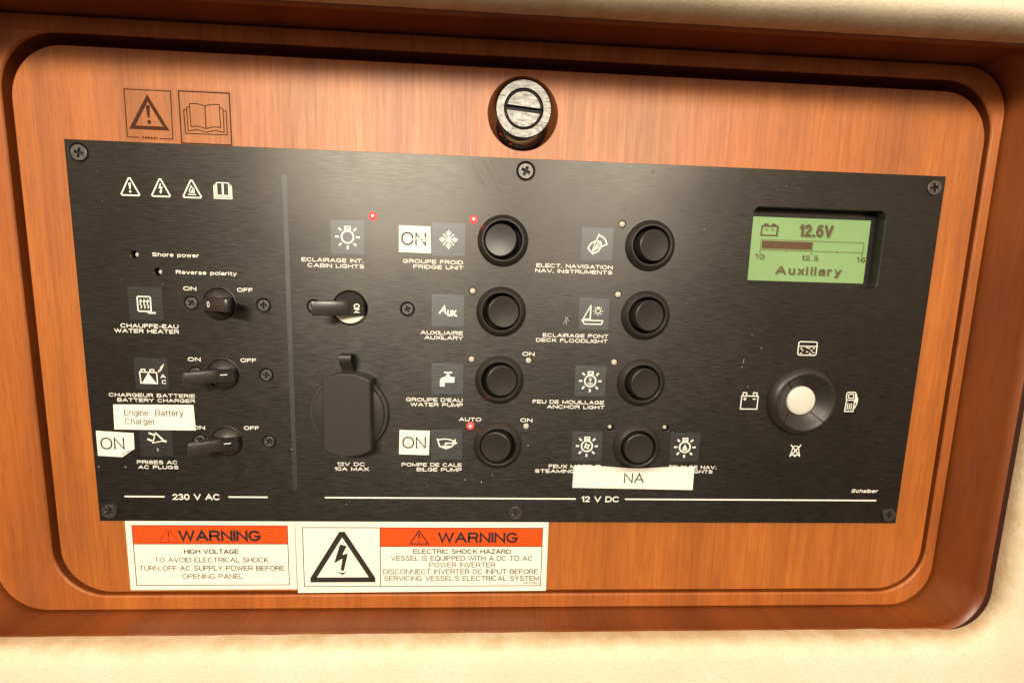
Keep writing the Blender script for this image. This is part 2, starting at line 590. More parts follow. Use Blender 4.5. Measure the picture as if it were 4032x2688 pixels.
# ---- recess frame: flat board with the door opening, its dark inner edge, and the raised moulding
fr = thing('recess_frame', 'reddish cherry wood frame and moulding round the cabinet door, sunk in cream leather', 'frame', 186, -85, -24)
def rel(pts, ox=186, oy=-85):
    return [(p[0] - ox, p[1] - oy) for p in pts]
open_ = (-25.0, 420.5, -215.0, 43.3, 25)
def op(d):
    L, Rr, B, T, r = open_
    return rel(rr(L - d, Rr + d, B - d, T + d, r + d, 14))
junc = rel(rr(-51, 425.0, -222.0, 49.5, 22, 14))
bm = loft([(op(0), 0), (op(0), 22.3)], mi=1)
loft([(op(0), 22.3), (op(.15), 22.8), (op(.6), 23.2), (junc, 23.2)], bm=bm, mi=0)
finish('frame_board', bm_mesh(bm), ['frame', 'mould'], fr, smooth=40)
def wl(dl, dr, db, dt, r):
    return rel(rr(-51 - dl, 425 + dr, -222 - db, 49.5 + dt, r, 14))
prof = [(-.1, -.1, -.1, -.1, 22, 23.3), (.0, .0, .0, .0, 22, 21.6), (1.1, 1.1, .9, .9, 22, 21.6), (1.15, 1.2, .95, .95, 22, 23.6), (1.8, 2.0, .6, .6, 22.5, 25.5), (4, 4.3, .1, .1, 23, 33),
        (6, 6.4, .0, .0, 23, 37.3), (6.3, 6.6, -.5, -.4, 22.6, 38.6), (6.6, 7.0, -.8, -.7, 22.4, 39.6), (7.0, 7.5, -.6, -.5, 22.6, 40.8),
        (7.9, 8.6, .2, .2, 23.2, 41.8), (9.3, 10.2, 1.2, 1.2, 24, 42.6), (11, 12.2, 2.5, 2.5, 25, 43.2), (16, 18, 8, 8, 28, 43.4)]
bm = loft([(wl(*p[:5]), p[5]) for p in prof[:11]])
loft([(wl(*p[:5]), p[5]) for p in prof[10:]], bm=bm, mi=1)  # dark strip past the lip: shade of the gap put into the colour
finish('moulding', bm_mesh(bm), ['mould', 'cavity'], fr, smooth=50)

# ---- cream leather wall padding round the recess
def lp(d, r, bulge=0):
    return rel(rr(-61 - d, 435.2 + d, -221.2 - d, 49.6 + d, r, 14))
lprof = [(1.2, 12, 21), (.2, 16, 21), (0, 20.3, 21), (.25, 22, 21.2), (1.0, 23.5, 22), (2.4, 24.9, 23.2), (4.4, 26.0, 24), (7, 26.5, 26), (12, 26.8, 28), (25, 27.0, 30), (60, 27, 30), (450, 27, 30)]
bm = bmesh.new()
NS = 60
def dense(pts):      # extra points along the straight sides, so the padding can be uneven
    out = []
    for i, a in enumerate(pts):
        b = pts[(i + 1) % len(pts)]
        d = math.hypot(b[0] - a[0], b[1] - a[1])
        k = NS if (i + 1) % 15 == 0 else 1
        for j in range(k):
            out.append((a[0] + (b[0] - a[0]) * j / k, a[1] + (b[1] - a[1]) * j / k))
    return out
from mathutils import noise as mnoise
rings = []
gr = []
base = dense(lp(0, 21))
OVER = [(4.4, 26.2), (8.5, 27), (25, 27), (60, 27), (90, 27), (450, 27)]
for k, (d, h, r) in enumerate(lprof):
    pts = dense(lp(d, r))
    ring = []
    for kk, p in enumerate(pts):
        q = Vector((p[0] * .03, p[1] * .03, 0))
        q2 = Vector((p[0] * .18, p[1] * .18, 3))
        amp = .5 if d < 1.5 else 1.0
        hh = h
        py = p[1]
        t_ = min(1, max(0, (base[kk][1] - 114) / 18))
        if k >= 6 and t_ > 0:      # over the recess the padding turns out into a deep overhanging shelf edge
            dv, hh2 = OVER[k - 6]
            py = p[1] * (1 - t_) + (base[kk][1] + dv) * t_
            hh = h * (1 - t_) + hh2 * t_
        dz = amp * (mnoise.noise(q) * .7 + mnoise.noise(q2) * .16) if h > 20 else 0
        e = (mnoise.noise(q * 2.2) * .14 + mnoise.noise(q2 * 2) * .05) if d < 5 else 0
        nx, ny = (1 if p[0] > 0 else -1), (1 if p[1] > 0 else -1)
        ring.append(bm.verts.new((p[0] + nx * e * .5, py + ny * e * .5, hh + 24 + dz)))
    rings.append(ring)
    gr.append({0: .9, 1: .85, 2: .8, 3: .75, 4: .65, 5: .5, 6: .2, 7: .05, 8: .0}.get(k, 0.))
for a, b in zip(rings, rings[1:]):
    for i in range(len(a)):
        bm.faces.new((a[i], a[(i + 1) % len(a)], b[(i + 1) % len(a)], b[i]))
me = bm_mesh(bm)
at = me.attributes.new('brown_tint', 'FLOAT', 'POINT')
nr = len(rings[0])
for i in range(len(me.vertices)):
    g0 = gr[i // nr]
    co = me.vertices[i].co
    # a worn brown blotch on the lower left of the padding
    dx, dy = (co.x + 186 + 5) / 30, (co.y - 85 + 256 - 0) / 9
    bl = .55 * math.exp(-(dx * dx + dy * dy))
    at.data[i].value = min(1, g0 + bl)
ls = finish('leather_padding', me, 'leather', None, (186, -85, -24), smooth=60)
ls['label'] = 'cream grained leather padding framing the wooden recess, browner along its inner edge'
ls['category'] = 'wall padding'

# ---- added rail on two posts, out of view, put in to shade the door top
gb = thing('added_shade_rail', 'added wooden rail on two posts, out of view above the recess, put in to shade the door top', 'added shade rail', 200, 78.3, 2)
bm = bmesh.new()
prf = rr(138, 148, -6.5, 6.5, 4.5, 5)
loft([([(x_, p[1], p[0]) for p in prf], 0) for x_ in (-420, 420)], True, True, bm)
finish('rail', bm_mesh(bm), 'mould', gb, smooth=40)
for x_ in (-330, 340):
    finish('post', bm_mesh(lathe([(12, 22), (8, 30), (7, 80), (8, 138)], 20)), 'mould', gb, (x_, 0, 0), smooth=40)

# ================================================================== CABINET DOOR with its lock
door = thing('cabinet_door', 'orange brown cherry veneer door with rounded corners carrying the black switch panel', 'door', 198.5, -87.6, -20)
DL, DR, DB, DT = -21.7, 418.8, -213.6, 38.8
def dd(d):
    return [(p[0] - 198.5, p[1] + 87.6) for p in rr(DL + d, DR - d, DB + d, DT - d, 23 - d, 14)]
me = plate(dd(0), [[(4 - 198.5, -171 + 87.6), (396 - 198.5, -171 + 87.6), (396 - 198.5, -4 + 87.6), (4 - 198.5, -4 + 87.6)]], 0, 18.0, .5)
finish('door_board', me, 'door', door, smooth=40)

bm = lathe([(15.9, 0), (15.9, .4), (15.6, .8), (12.3, 5.5), (12.0, 5.8), (8.7, 5.8), (8.5, 5.6), (8.4, 4.9)], 72)
lock = finish('lock', bm_mesh(bm), 'chrome2', door, (198.0 - 198.5, 19.7 + 87.6, 18.0), smooth=25, label='round chrome lock rosette with a slotted core')
ring = bm_mesh(lathe([(12.0, 5.83), (11.9, 5.88), (8.75, 5.88), (8.7, 5.8)], 72))
finish('rosette_face', ring, 'chrome', lock, smooth=25)
ringf = bm_mesh(lathe([(8.45, 4.0), (8.3, 5.2), (8.0, 5.55), (7.75, 5.2), (7.7, 4.6)], 72))
finish('core_ring', ringf, 'chrome', lock, smooth=25)
def half(sgn, r=7.55, s=1.15):
    a0 = math.asin(s / r)
    pts = [(r * math.cos(a0 + (PI - 2 * a0) * i / 24), sgn * r * math.sin(a0 + (PI - 2 * a0) * i / 24)) for i in range(25)]
    return pts if sgn > 0 else pts[::-1]
bm = bmesh.new()
for sg in (1, -1):
    o1 = half(sg)
    inn = [(p[0] * .965, sg * (abs(p[1]) * .965 + .02)) for p in o1]
    loft([(o1, 4.2), (o1, 5.35), (inn, 5.6)], False, True, bm)
bm2 = lathe([(7.6, 4.3)], 40)
finish('lock_core', bm_mesh(bm), 'chrome', lock, rotz=math.radians(-5), smooth=25)
finish('core_slot', bm_mesh(slab(circ(0, 0, 8.4, 40), 3.4, 4.1)), 'hole', lock)

# ---- clear decals burnt brown on the veneer
def decal_frame(d, L, Rr, B, T, wd=.42):
    d.line([(L, B), (Rr, B), (Rr, T), (L, T)], wd, True)
dc1 = thing('warning_decal', 'clear square decal on the veneer with a brown warning triangle', 'decal', 34.7, 12.3, DW)
finish('decal_film', bm_mesh(slab(rr(-10.9, 10.9, -11, 11, .5, 2), .02, .09)), 'film', dc1)
d = Draw(34.7, 12.3, 1., .12)
d.line([(31.2 - 1.2, 2.5), (25.0, 2.6), (25.1, 22.2), (44.5, 22.2), (44.2, 2.4), (38.6, 2.4)], .36)
d.line([(27.4, 6.7), (34.6, 19.0), (41.7, 6.6)], 1.5, True)
d.poly([(33.7, 15.6), (34.1, 16.1), (34.9, 16.1), (35.4, 15.6), (35.0, 10.9), (34.2, 10.9)])
d.disc((34.7, 9.1), .85)
finish('triangle_symbol', d.mesh(), 'brownink', dc1)
finish('printed_number', text_mesh('046441', 31.1 - 34.7, 37.7 - 34.7, 1.9 - 12.3, 1.2, z=.12), 'brownink', dc1)
dc2 = thing('manual_decal', 'clear square decal on the veneer with a brown open book', 'decal', 58.6, 11.6, DW)
finish('decal_film', bm_mesh(slab(rr(-12, 12, -11.4, 12.0, .5, 2), .02, .09)), 'film', dc2)
d = Draw(58.6, 11.6, 1., .12)
decal_frame(d, 47.9, 69.3, .9, 22.5, .5)
d.line([(52.2, 17.4), (55, 17.6), (58.7, 16.9), (62, 17.6), (64.8, 17.6), (64.9, 8.1), (62, 8.3), (58.7, 7.4), (55, 8.3), (52.3, 8.0)], .34, True)
d.line([(58.7, 16.9), (58.7, 7.4)], .4)
d.line([(52.2, 16.0), (50.8, 15.9), (51.0, 6.1), (55, 6.8), (58.7, 5.9), (62.5, 6.8), (66.3, 6.1), (66.3, 16.0), (64.8, 16.4)], .34)
d.line([(50.8, 14.9), (49.6, 14.8), (49.8, 5.0), (67.6, 5.1), (67.6, 15.0), (66.3, 15.2)], .34)
finish('book_symbol', d.mesh(), 'brownink', dc2)

# ================================================================== SWITCH PANEL
SP = thing('switch_panel', 'black brushed metal boat switch panel with round buttons, breakers and a green screen', 'switch panel', 200, -87.5, DW)
def S(u, v, h=0.):       # wall mm -> panel-local mm (panel face is at local z 2)
    return (u - 200, v + 87.5, h + 2)
BTN = [(190.4, -36.8, -9.7), (190.4, -69.5, 10), (190.4, -102.2, 10), (190.4, -134.8, -9.5),
       (259.5, -36.8, 10), (259.5, -69.5, 10), (259.5, -102.2, 9.5), (259.5, -134.8, 2)]
BRK = [(61.3, -69.4, 1), (61.3, -102.1, -1), (61.3, -134.8, -1)]
LEDS = [(131.2, -27.7, 'red'), (176.8, -27.6, 'red'), (176.8, -60.2, 'off'), (176.8, -92.6, 'off'), (204.1, -92.6, 'off'), (176.8, -125.2, 'red'),
        (204.0, -125.2, 'off'), (245.8, -27.4, 'off'), (245.8, -60.0, 'off'), (245.8, -92.6, 'off'), (245.8, -125.3, 'dark'), (273.5, -125.1, 'dark'),
        (25.6, -48.2, 'hole'), (35.2, -55.6, 'hole')]
SCR = [(5.5, -5.4, 'ring'), (200, -5.4, 'ring'), (394.9, -5.4, 'plain'), (5.2, -169.8, 'dome'), (200.1, -169.9, 'dome'), (395.2, -170.1, 'dome')]
SCR2 = [(48.8, -69.3), (81.0, -69.5), (48.8, -101.9), (80.9, -102.2), (48.8, -134.4), (80.9, -134.6), (103.9, -69.4), (146.6, -69.5)]
holes = []
for u, v, a in BTN: holes.append(circ(u - 200, v + 87.5, 9.8, 32))
for u, v, a in BRK: holes.append(circ(u - 200, v + 87.5, 7.5, 32))
holes.append(circ(120.3 - 200, -69.5 + 87.5, 8.1, 32))
for u, v, k in LEDS: holes.append(circ(u - 200, v + 87.5, 1.75, 16))
for u, v, k in SCR:
    if k != 'dome': holes.append(circ(u - 200, v + 87.5, 4.0 if k == 'ring' else 3.6, 24))
for u, v in SCR2: holes.append(circ(u - 200, v + 87.5, 3.3, 24))
holes.append(rr(308.1 - 200, 373.1 - 200, -53.9 + 87.5, -17.0 + 87.5, 3.2, 5))
holes.append(circ(341.2 - 200, -110.0 + 87.5, 17.0, 40))
me = plate([(-200, -87.4), (200, -87.5), (200, 87.5), (-200, 87.5)], holes, 0.05, 2.0, .12)
finish('faceplate', me, 'panel', SP)
me = bm_mesh(slab([(-198, -85.5), (198, -85.5), (198, 85.5), (-198, 85.5)], -8.5, -7.5))
finish('back_box', me, 'hole', SP)

# ---- screws
def cross_pts(r, wdt):
    out = []
    for k in range(4):
        a = k * PI / 2
        for (x, y) in ((r, -wdt / 2), (r, wdt / 2), (wdt / 2, wdt / 2)):
            out.append((x * math.cos(a) - y * math.sin(a), x * math.sin(a) + y * math.cos(a)))
    return out
def make_screw(name, rh, cup, dome, mats, label):
    bm = bmesh.new()
    if cup:
        lathe([(cup + .35, 2.05), (cup + .30, 2.12), (cup, 2.02), (rh + .15, 1.2), (rh, 1.0)], 28, bm, 1)
    cr = [(p[0], p[1]) for p in cross_pts(rh * .56, rh * .30)]
    me0 = plate(circ(0, 0, rh, 28), [cr], 1.0, 2.0 + (0 if not dome else .35), .22)
    n0 = len(me0.vertices)
    bm.from_mesh(me0)
    bpy.data.meshes.remove(me0)
    slab(circ(0, 0, rh * .8, 16), .9, 1.15, bm, 1)
    me = bm_mesh(bm)
    o = finish(name, me, mats, SP, (0, 0, 0), label, smooth=30)
    return o
s_ring = make_screw('panel_screw', 3.45, 4.1, False, ['screw', 'hole'], None)
s_plain = make_screw('panel_screw', 3.5, 0, True, ['screw', 'hole'], None)
s_dome = make_screw('panel_screw', 3.5, 0, True, ['dscrew', 'dscrew'], None)
s_small = make_screw('breaker_screw', 2.65, 3.25, False, ['screw', 'hole'], None)
protos = {'ring': s_ring, 'plain': s_plain, 'dome': s_dome, 'small': s_small}
used = set()
def place(kind, u, v, dz=0, rot=0, label=None):
    o = protos[kind]
    if kind in used:
        o2 = o.copy()
        col.objects.link(o2)
        for ch in o.children:
            c2 = ch.copy()
            col.objects.link(c2)
            c2.parent = o2
        o = o2
    used.add(kind)
    o.location = (Vector(S(u, v)) + Vector((0, 0, -2 + dz))) * MM
    o.rotation_euler = (0, 0, rot)
    if label:
        o['label'] = label
    return o
for i, (u, v, k) in enumerate(SCR):
    place(k, u, v, .5 if k == 'dome' else .05, random.uniform(-.6, .6))
for u, v in SCR2:
    place('small', u, v, .0, random.uniform(-.7, .7))

# ---- push buttons
bm = lathe([(11.7, 2.0), (11.7, 2.6), (11.35, 3.1), (9.75, 4.55), (9.45, 4.75), (9.1, 4.75), (8.8, 4.55), (8.6, 4.1), (8.55, -4.0)], 64)
lathe([(8.6, -3.9), (.02, -3.9)], 64, bm, 1)
b0 = finish('push_button', bm_mesh(bm), ['bezel', 'hole'], SP, smooth=28)
capm = bm_mesh(lathe([(7.35, -3.0), (7.35, 6.4), (7.2, 6.75), (6.9, 6.9), (5.5, 6.75), (3.5, 6.55), (1.5, 6.45), (.02, 6.42)], 56))
c0 = finish('button_cap', capm, 'cap', b0, (0, 0, -4.4), smooth=28)
protos['btn'] = b0
BL = ['push button for the fridge, rocked to the left', 'push button for the auxiliary circuit, rocked to the right',
      'push button for the water pump, rocked to the right', 'push button for the bilge pump, rocked to the left',
      'push button for the navigation instruments, rocked to the right', 'push button for the deck floodlight, rocked to the right',
      'push button for the anchor light, rocked to the right', 'push button for the steaming and navigation lights, half covered by paper']
for (u, v, a), lb in zip(BTN, BL):
    o = place('btn', u, v, 0, 0, lb)
    c = o.children[0]
    c.rotation_euler = (0, math.radians(a), 0)
    # pivot sits 6 mm under the face
    c.location = Vector((0, 0, -1.9)) * MM

# ---- indicator lights
def lens_mesh(r, zb, zt):
    return bm_mesh(lathe([(r, zb), (r, zt - .5), (r * .85, zt - .2), (r * .5, zt), (.02, zt + .05)], 20))
L0 = {'red': finish('indicator_light', lens_mesh(1.65, 0, 2.75), 'red', SP, smooth=40, label='indicator light glowing red'),
      'off': finish('indicator_light', lens_mesh(1.45, 0, 2.25), 'lens', SP, smooth=40, label='unlit clear indicator light'),
      'dark': finish('indicator_light', lens_mesh(1.1, 0, 1.0), 'lens', SP, smooth=40, label='unlit indicator light deep in its hole'),
      'hole': finish('indicator_light', lens_mesh(1.15, -1, .9), 'lens', SP, smooth=40, label='unlit indicator light deep in its hole')}
chip = finish('light_chip', bm_mesh(lathe([(.5, 2.6), (.4, 2.9), (.02, 2.95)], 12)), 'redcore', L0['red'], smooth=40)
for k, o in L0.items():
    protos['led' + k] = o
for u, v, k in LEDS:
    place('led' + k, u + (.35 if k == 'hole' else 0), v)

# ---- lever breakers
def dome_half(bm, sgn, R0, hw, h, mi=0, n=9, m=14):
    # half of a shallow ball: from the slot edge (y=hw) to the rim
    Rs = (R0 * R0 + h * h) / (2 * h)
    rows = []
    for i in range(n):
        y = hw + (R0 - hw) * math.sin(i / (n - 1) * PI / 2)
        xm = math.sqrt(max(0, R0 * R0 - y * y))
        row = []
        for j in range(m + 1):
            x = -xm + 2 * xm * j / m
            z = math.sqrt(max(0, Rs * Rs - x * x - y * y)) - (Rs - h)
            row.append(bm.verts.new((x, sgn * y, 2.0 + max(z, 0))))
        rows.append(row)
    for a, b in zip(rows, rows[1:]):
        for j in range(m):
            try:
                bm.faces.new((a[j], a[j + 1], b[j + 1], b[j])).material_index = mi
            except ValueError:
                pass
    base = [bm.verts.new((v.co.x, v.co.y, -1)) for v in rows[0]]
    for j in range(m):
        bm.faces.new((rows[0][j], rows[0][j + 1], base[j + 1], base[j])).material_index = mi
    bmesh.ops.remove_doubles(bm, verts=bm.verts, dist=.001)

def breaker(u, v, dirx, R0, hw, lever, label, mark, big=False):
    bm = bmesh.new()
    lathe([(R0 + .55, 2.02), (R0 + .3, 2.12), (R0, 1.7), (R0 - .05, -2)], 40, bm, 0)
    if not big:
        dome_half(bm, 1, R0 - .25, hw, 3.4)
        dome_half(bm, -1, R0 - .25, hw, 3.4)
    else:
        for sg, mi in ((1, 1), (-1, 2)):  # upper facet black gloss, lower facet cream
            a0 = math.asin(hw / (R0 - .2))
            pts = [((R0 - .2) * math.cos(a0 + (PI - 2 * a0) * i / 20), sg * (R0 - .2) * math.sin(a0 + (PI - 2 * a0) * i / 20)) for i in range(21)]
            top = [(p[0] * .93, sg * (hw + (abs(p[1]) - hw) * .88)) for p in pts]
            if sg < 0:
                pts, top = pts[::-1], top[::-1]
            loft([(pts, -1), (pts, 2.0), (top, 3.0)], False, True, bm, mi)
    slab(circ(0, 0, R0 - .3, 30), -2, -1.2, bm, 0)
    me = bm_mesh(bm)
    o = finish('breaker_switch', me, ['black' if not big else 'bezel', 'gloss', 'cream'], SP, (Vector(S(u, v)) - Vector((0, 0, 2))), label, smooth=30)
    # rotor drum that carries the on or off mark
    w2 = hw - .12
    def ext(poly, y0, y1, bm):
        a = [bm.verts.new((dirx * p[0], y0, p[1] + 2)) for p in poly]
        b = [bm.verts.new((dirx * p[0], y1, p[1] + 2)) for p in poly]
        n = len(poly)
        for i in range(n):
            bm.faces.new((a[i], a[(i + 1) % n], b[(i + 1) % n], b[i]))
        bm.faces.new(a[::-1])
        bm.faces.new(b)
    rot = [(-6.6 * R0 / 7.2, -1.5), (-6.6 * R0 / 7.2, 1.2), (-6.2 * R0 / 7.2, 1.9), (-.5, 4.4), (3, 4.6), (5.5, 2), (6.3 * R0 / 7.2, 0), (6.3 * R0 / 7.2, -1.5)]
    bm = bmesh.new()
    ext(rot, -w2, w2, bm)
    finish('rotor', bm_mesh(bm), 'gloss', o, smooth=30)
    def inset(poly, k_):
        n_ = len(poly)
        out = []
        ar = sum(poly[i][0] * poly[(i + 1) % n_][1] - poly[(i + 1) % n_][0] * poly[i][1] for i in range(n_))
        sg_ = 1 if ar > 0 else -1
        for i in range(n_):
            a_ = Vector(poly[i]) - Vector(poly[i - 1])
            b_ = Vector(poly[(i + 1) % n_]) - Vector(poly[i])
            t_ = (a_.normalized() + b_.normalized()).normalized()
            out.append((poly[i][0] - t_.y * k_ * sg_, poly[i][1] + t_.x * k_ * sg_))
        return out
    bm = bmesh.new()
    yy = w2 - .05
    rg = [(inset(lever, .45), -yy), (inset(lever, .15), -yy + .12), (lever, -yy + .45), (lever, yy - .45), (inset(lever, .15), yy - .12), (inset(lever, .45), yy)]
    loft([([(dirx * p[0], y_, p[1] + 2) for p in pl], 0) for pl, y_ in rg], True, True, bm)
    me = bm_mesh(bm)
    finish('lever', me, 'lever', o, smooth=45)
    if big:
        bm = bmesh.new()
        for i in range(7):
            x = 6.0 + i * .85
            zt = 6.2 + (x - 1.5) * .62
            ext([(x, zt - .6), (x + .05, zt + .05), (x + .45, zt + .3), (x + .5, zt - .3)], -w2 + .2, w2 - .2, bm)
        finish('lever_ribs', bm_mesh(bm), 'black', o, smooth=30)
    # mark on the sloping rotor face
    sl = math.atan2(4.4 - 1.9, 6.2 * R0 / 7.2 - .5)
    mm_ = mark()
    px = -2.6 if not big else -4.0
    zz = 1.9 + (6.2 * R0 / 7.2 + px) * math.tan(sl)
    mo = finish('printed_mark', mm_, 'print', o, (dirx * px, 0, 2 + zz + .12))
    mo.rotation_euler = (0, -dirx * sl, 0)
    return o
def mk_zero():
    d = Draw(0, 0, 1., 0)
    d.line([(.7 * math.cos(a), 1.15 * math.sin(a)) for a in [i * PI / 8 for i in range(16)]], .38, True)
    return d.mesh()
def mk_dash():
    d = Draw(0, 0, 1., 0)
    d.line([(-1.5, 0.6), (1.3, 0.6)], .42)
    return d.mesh()
def mk_on():
    me = text_mesh('ON', -2.1, 2.1, -1.3, 2.5, 'sans', .03)
    me.transform(Matrix.Rotation(-PI / 2, 4, 'Z'))
    return me
lev = [(-1.2, 3.0), (.3, 5.6), (1.2, 6.3), (8.9, 11.5), (9.8, 11.7), (10.6, 11.2), (10.9, 10.2), (10.4, 9.0), (6.2, 4.2), (5.4, 1.5), (4, 0), (-1, 0)]
levb = [(-1.8, 3.0), (-.4, 5.4), (1.2, 6.2), (11.4, 12.4), (12.4, 12.4), (12.9, 11.4), (12.2, 10.0), (7, 5.2), (5.8, 1.5), (4, 0), (-1, 0)]
breaker(*BRK[0][:2], 1, 7.2, 3.1, lev, 'water heater breaker with its lever thrown right to off', mk_zero)
breaker(*BRK[1][:2], -1, 7.2, 3.1, lev, 'battery charger breaker with its lever thrown left to on', mk_dash)
breaker(*BRK[2][:2], -1, 7.2, 3.1, lev, 'socket breaker with its lever thrown left to on', mk_dash)
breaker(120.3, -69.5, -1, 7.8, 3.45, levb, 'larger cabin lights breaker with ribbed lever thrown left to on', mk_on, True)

# ---- 12 volt socket with its flap
bm = lathe([(18.7, 2.0), (18.7, 3.0), (18.3, 3.7), (17.4, 4.0), (16.9, 3.9), (16.8, 3.5)], 72)
lathe([(16.8, 3.6), (16.7, 4.5), (16.0, 5.0), (8, 5.5), (.02, 5.6)], 72, bm, 0)
sock = finish('power_socket', bm_mesh(bm), 'rubber', SP, (Vector(S(119.3, -119.6)) - Vector((0, 0, 2))), 'round capped power socket with a strap flap', smooth=32)
def lid(rad, hwid, sh=0.):
    a0 = math.acos(hwid / rad)
    pts = [(rad * math.cos(a0 + (PI - 2 * a0) * i / 16), rad * math.sin(a0 + (PI - 2 * a0) * i / 16) + sh) for i in range(17)]
    pts += [(-p[0], -p[1] + 2 * sh) for p in pts]
    return pts
bm = loft([(lid(19.9, 10.9), 2.4), (lid(19.9, 10.9), 9.2), (lid(19.6, 10.7), 9.9), (lid(19.0, 10.2), 10.3)], False, True)
# the flap is gently crowned
fl = finish('socket_flap', bm_mesh(bm), 'rubber', sock, (1.2, .9, 0), smooth=32)
bm = bmesh.new()
hp = [(17.5, 3.2), (19.2, 4.6), (20.6, 4.6), (22.6, 5.2), (25.2, 7.6), (26.6, 8.2), (27.9, 7.8), (28.5, 6.6), (28.4, 4.6)]
th = .85
up = []
for i, (y, z) in enumerate(hp):
    a = hp[max(0, i - 1)]
    b = hp[min(len(hp) - 1, i + 1)]
    t = Vector((b[0] - a[0], b[1] - a[1])).normalized()
    up.append((y - t.y * th, z + t.x * th))
poly = hp + up[::-1]
a = [bm.verts.new((-2.6, p[0], p[1])) for p in poly]
b = [bm.verts.new((2.6, p[0], p[1])) for p in poly]
n = len(poly)
k = len(hp)
for i in range(n):
    bm.faces.new((a[i], a[(i + 1) % n], b[(i + 1) % n], b[i]))
for i in range(k - 1):
    bm.faces.new((a[i], a[i + 1], a[n - 2 - i], a[n - 1 - i]))
    bm.faces.new((b[i], b[i + 1], b[n - 2 - i], b[n - 1 - i]))
finish('flap_tab', bm_mesh(bm), 'black', sock, (.3, 0, 0), smooth=40)

# ---- LCD
def pixel_text(d, s_, u0, u1, v, cap, wt, px=.47):
    x = 0
    items = []
    for ch in s_:
        wd, st = GL[ch]
        items.append((x, st)); x += wd + .42
    k_ = (u1 - u0 - wt) / (x - .42)
    h_ = cap - wt
    segs = []
    for x0, st in items:
        for pl in st:
            closed = isinstance(pl, tuple)
            pts = [(u0 + wt / 2 + (x0 + p[0]) * k_, v + wt / 2 + p[1] * h_) for p in (pl[1] if closed else pl)]
            segs += list(zip(pts, pts[1:])) + ([(pts[-1], pts[0])] if closed else [])
    nx_, ny_ = int((u1 - u0) / px) + 2, int(cap * 1.35 / px) + 2
    for j in range(ny_):
        for i in range(nx_):
            cx, cy = u0 + (i + .5) * px, v - cap * .3 + (j + .5) * px
            for (ax, ay), (bx, by) in segs:
                dx, dy = bx - ax, by - ay
                t_ = max(0, min(1, ((cx - ax) * dx + (cy - ay) * dy) / (dx * dx + dy * dy + 1e-9)))
                if math.hypot(cx - ax - t_ * dx, cy - ay - t_ * dy) < wt / 2 + .04:
                    e_ = px * .46
                    vs = [d.bm.verts.new((cx + sx * e_, cy + sy * e_, d.z)) for sx, sy in ((-1, -1), (1, -1), (1, 1), (-1, 1))]
                    d.bm.faces.new(vs)
                    break
    d.step()
bm = loft([(rr(308.0, 373.2, -54.0, -16.9, 3.2, 5), 1.9), (rr(308.0, 373.2, -54.0, -16.9, 3.2, 5), -3.8)])
me = bm_mesh(bm)
me.transform(Matrix.Translation((-340, 35, 0)))
disp = finish('display', me, 'bezel', SP, (Vector(S(340, -35)) - Vector((0, 0, 2))), 'small green backlit battery screen reading 12.6V', smooth=30)
finish('screen_surround', bm_mesh(slab(rr(-33, 33.5, -19.2, 18.3, 1, 3), -4.4, -3.7)), 'gloss', disp)
finish('screen', bm_mesh(slab([(311.3 - 340, -16.2), (370.6 - 340, -16.2), (370.6 - 340, 14.3), (311.3 - 340, 14.3)], -3.7, -3.5)), 'lcd', disp)
d = Draw(340, -35, 1., -3.46)
d.line([(315.9, -29.4), (323.7, -29.4), (323.9, -25.0), (316.2, -25.0)], .75, True)
d.poly([(317.0, -24.7), (319.2, -24.7), (319.2, -23.8), (317.0, -23.8)])
d.poly([(320.8, -24.7), (323.0, -24.7), (323.0, -23.8), (320.8, -23.8)])
d.line([(317.6, -26.6), (319.2, -26.6)], .4)
d.line([(320.6, -26.6), (322.2, -26.6)], .4)
d.line([(316.2, -36.2), (368.2, -36.2), (368.2, -31.4), (316.2, -31.4)], .26, True)
d.poly([(316.8, -35.6), (342.3, -35.6), (342.3, -32.0), (316.8, -32.0)])
for x, l_ in ((316.2, 1.9), (329.2, .8), (342.2, 1.9), (355.2, .8), (368.0, 1.9)):
    d.line([(x, -36.3), (x, -36.3 - l_)], .28)
pixel_text(d, '12.6V', 334.9 - 340, 352.0 - 340, -29.6 + 35, 6.1, 1.3)
for s_, a_, b_ in (('10', 314.0, 318.4), ('12.5', 337.6, 345.9), ('15', 365.6, 370.2)):
    pixel_text(d, s_, a_ - 340, b_ - 340, -40.9 + 35, 2.6, .5, .42)
pixel_text(d, 'Auxiliary', 325.0 - 340, 358.6 - 340, -48.1 + 35, 4.4, .95)
rd = finish('screen_reading', d.mesh(), 'lcdink', disp)
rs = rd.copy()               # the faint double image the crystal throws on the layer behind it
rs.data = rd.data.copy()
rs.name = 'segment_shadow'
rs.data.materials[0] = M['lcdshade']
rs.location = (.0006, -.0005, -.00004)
col.objects.link(rs)

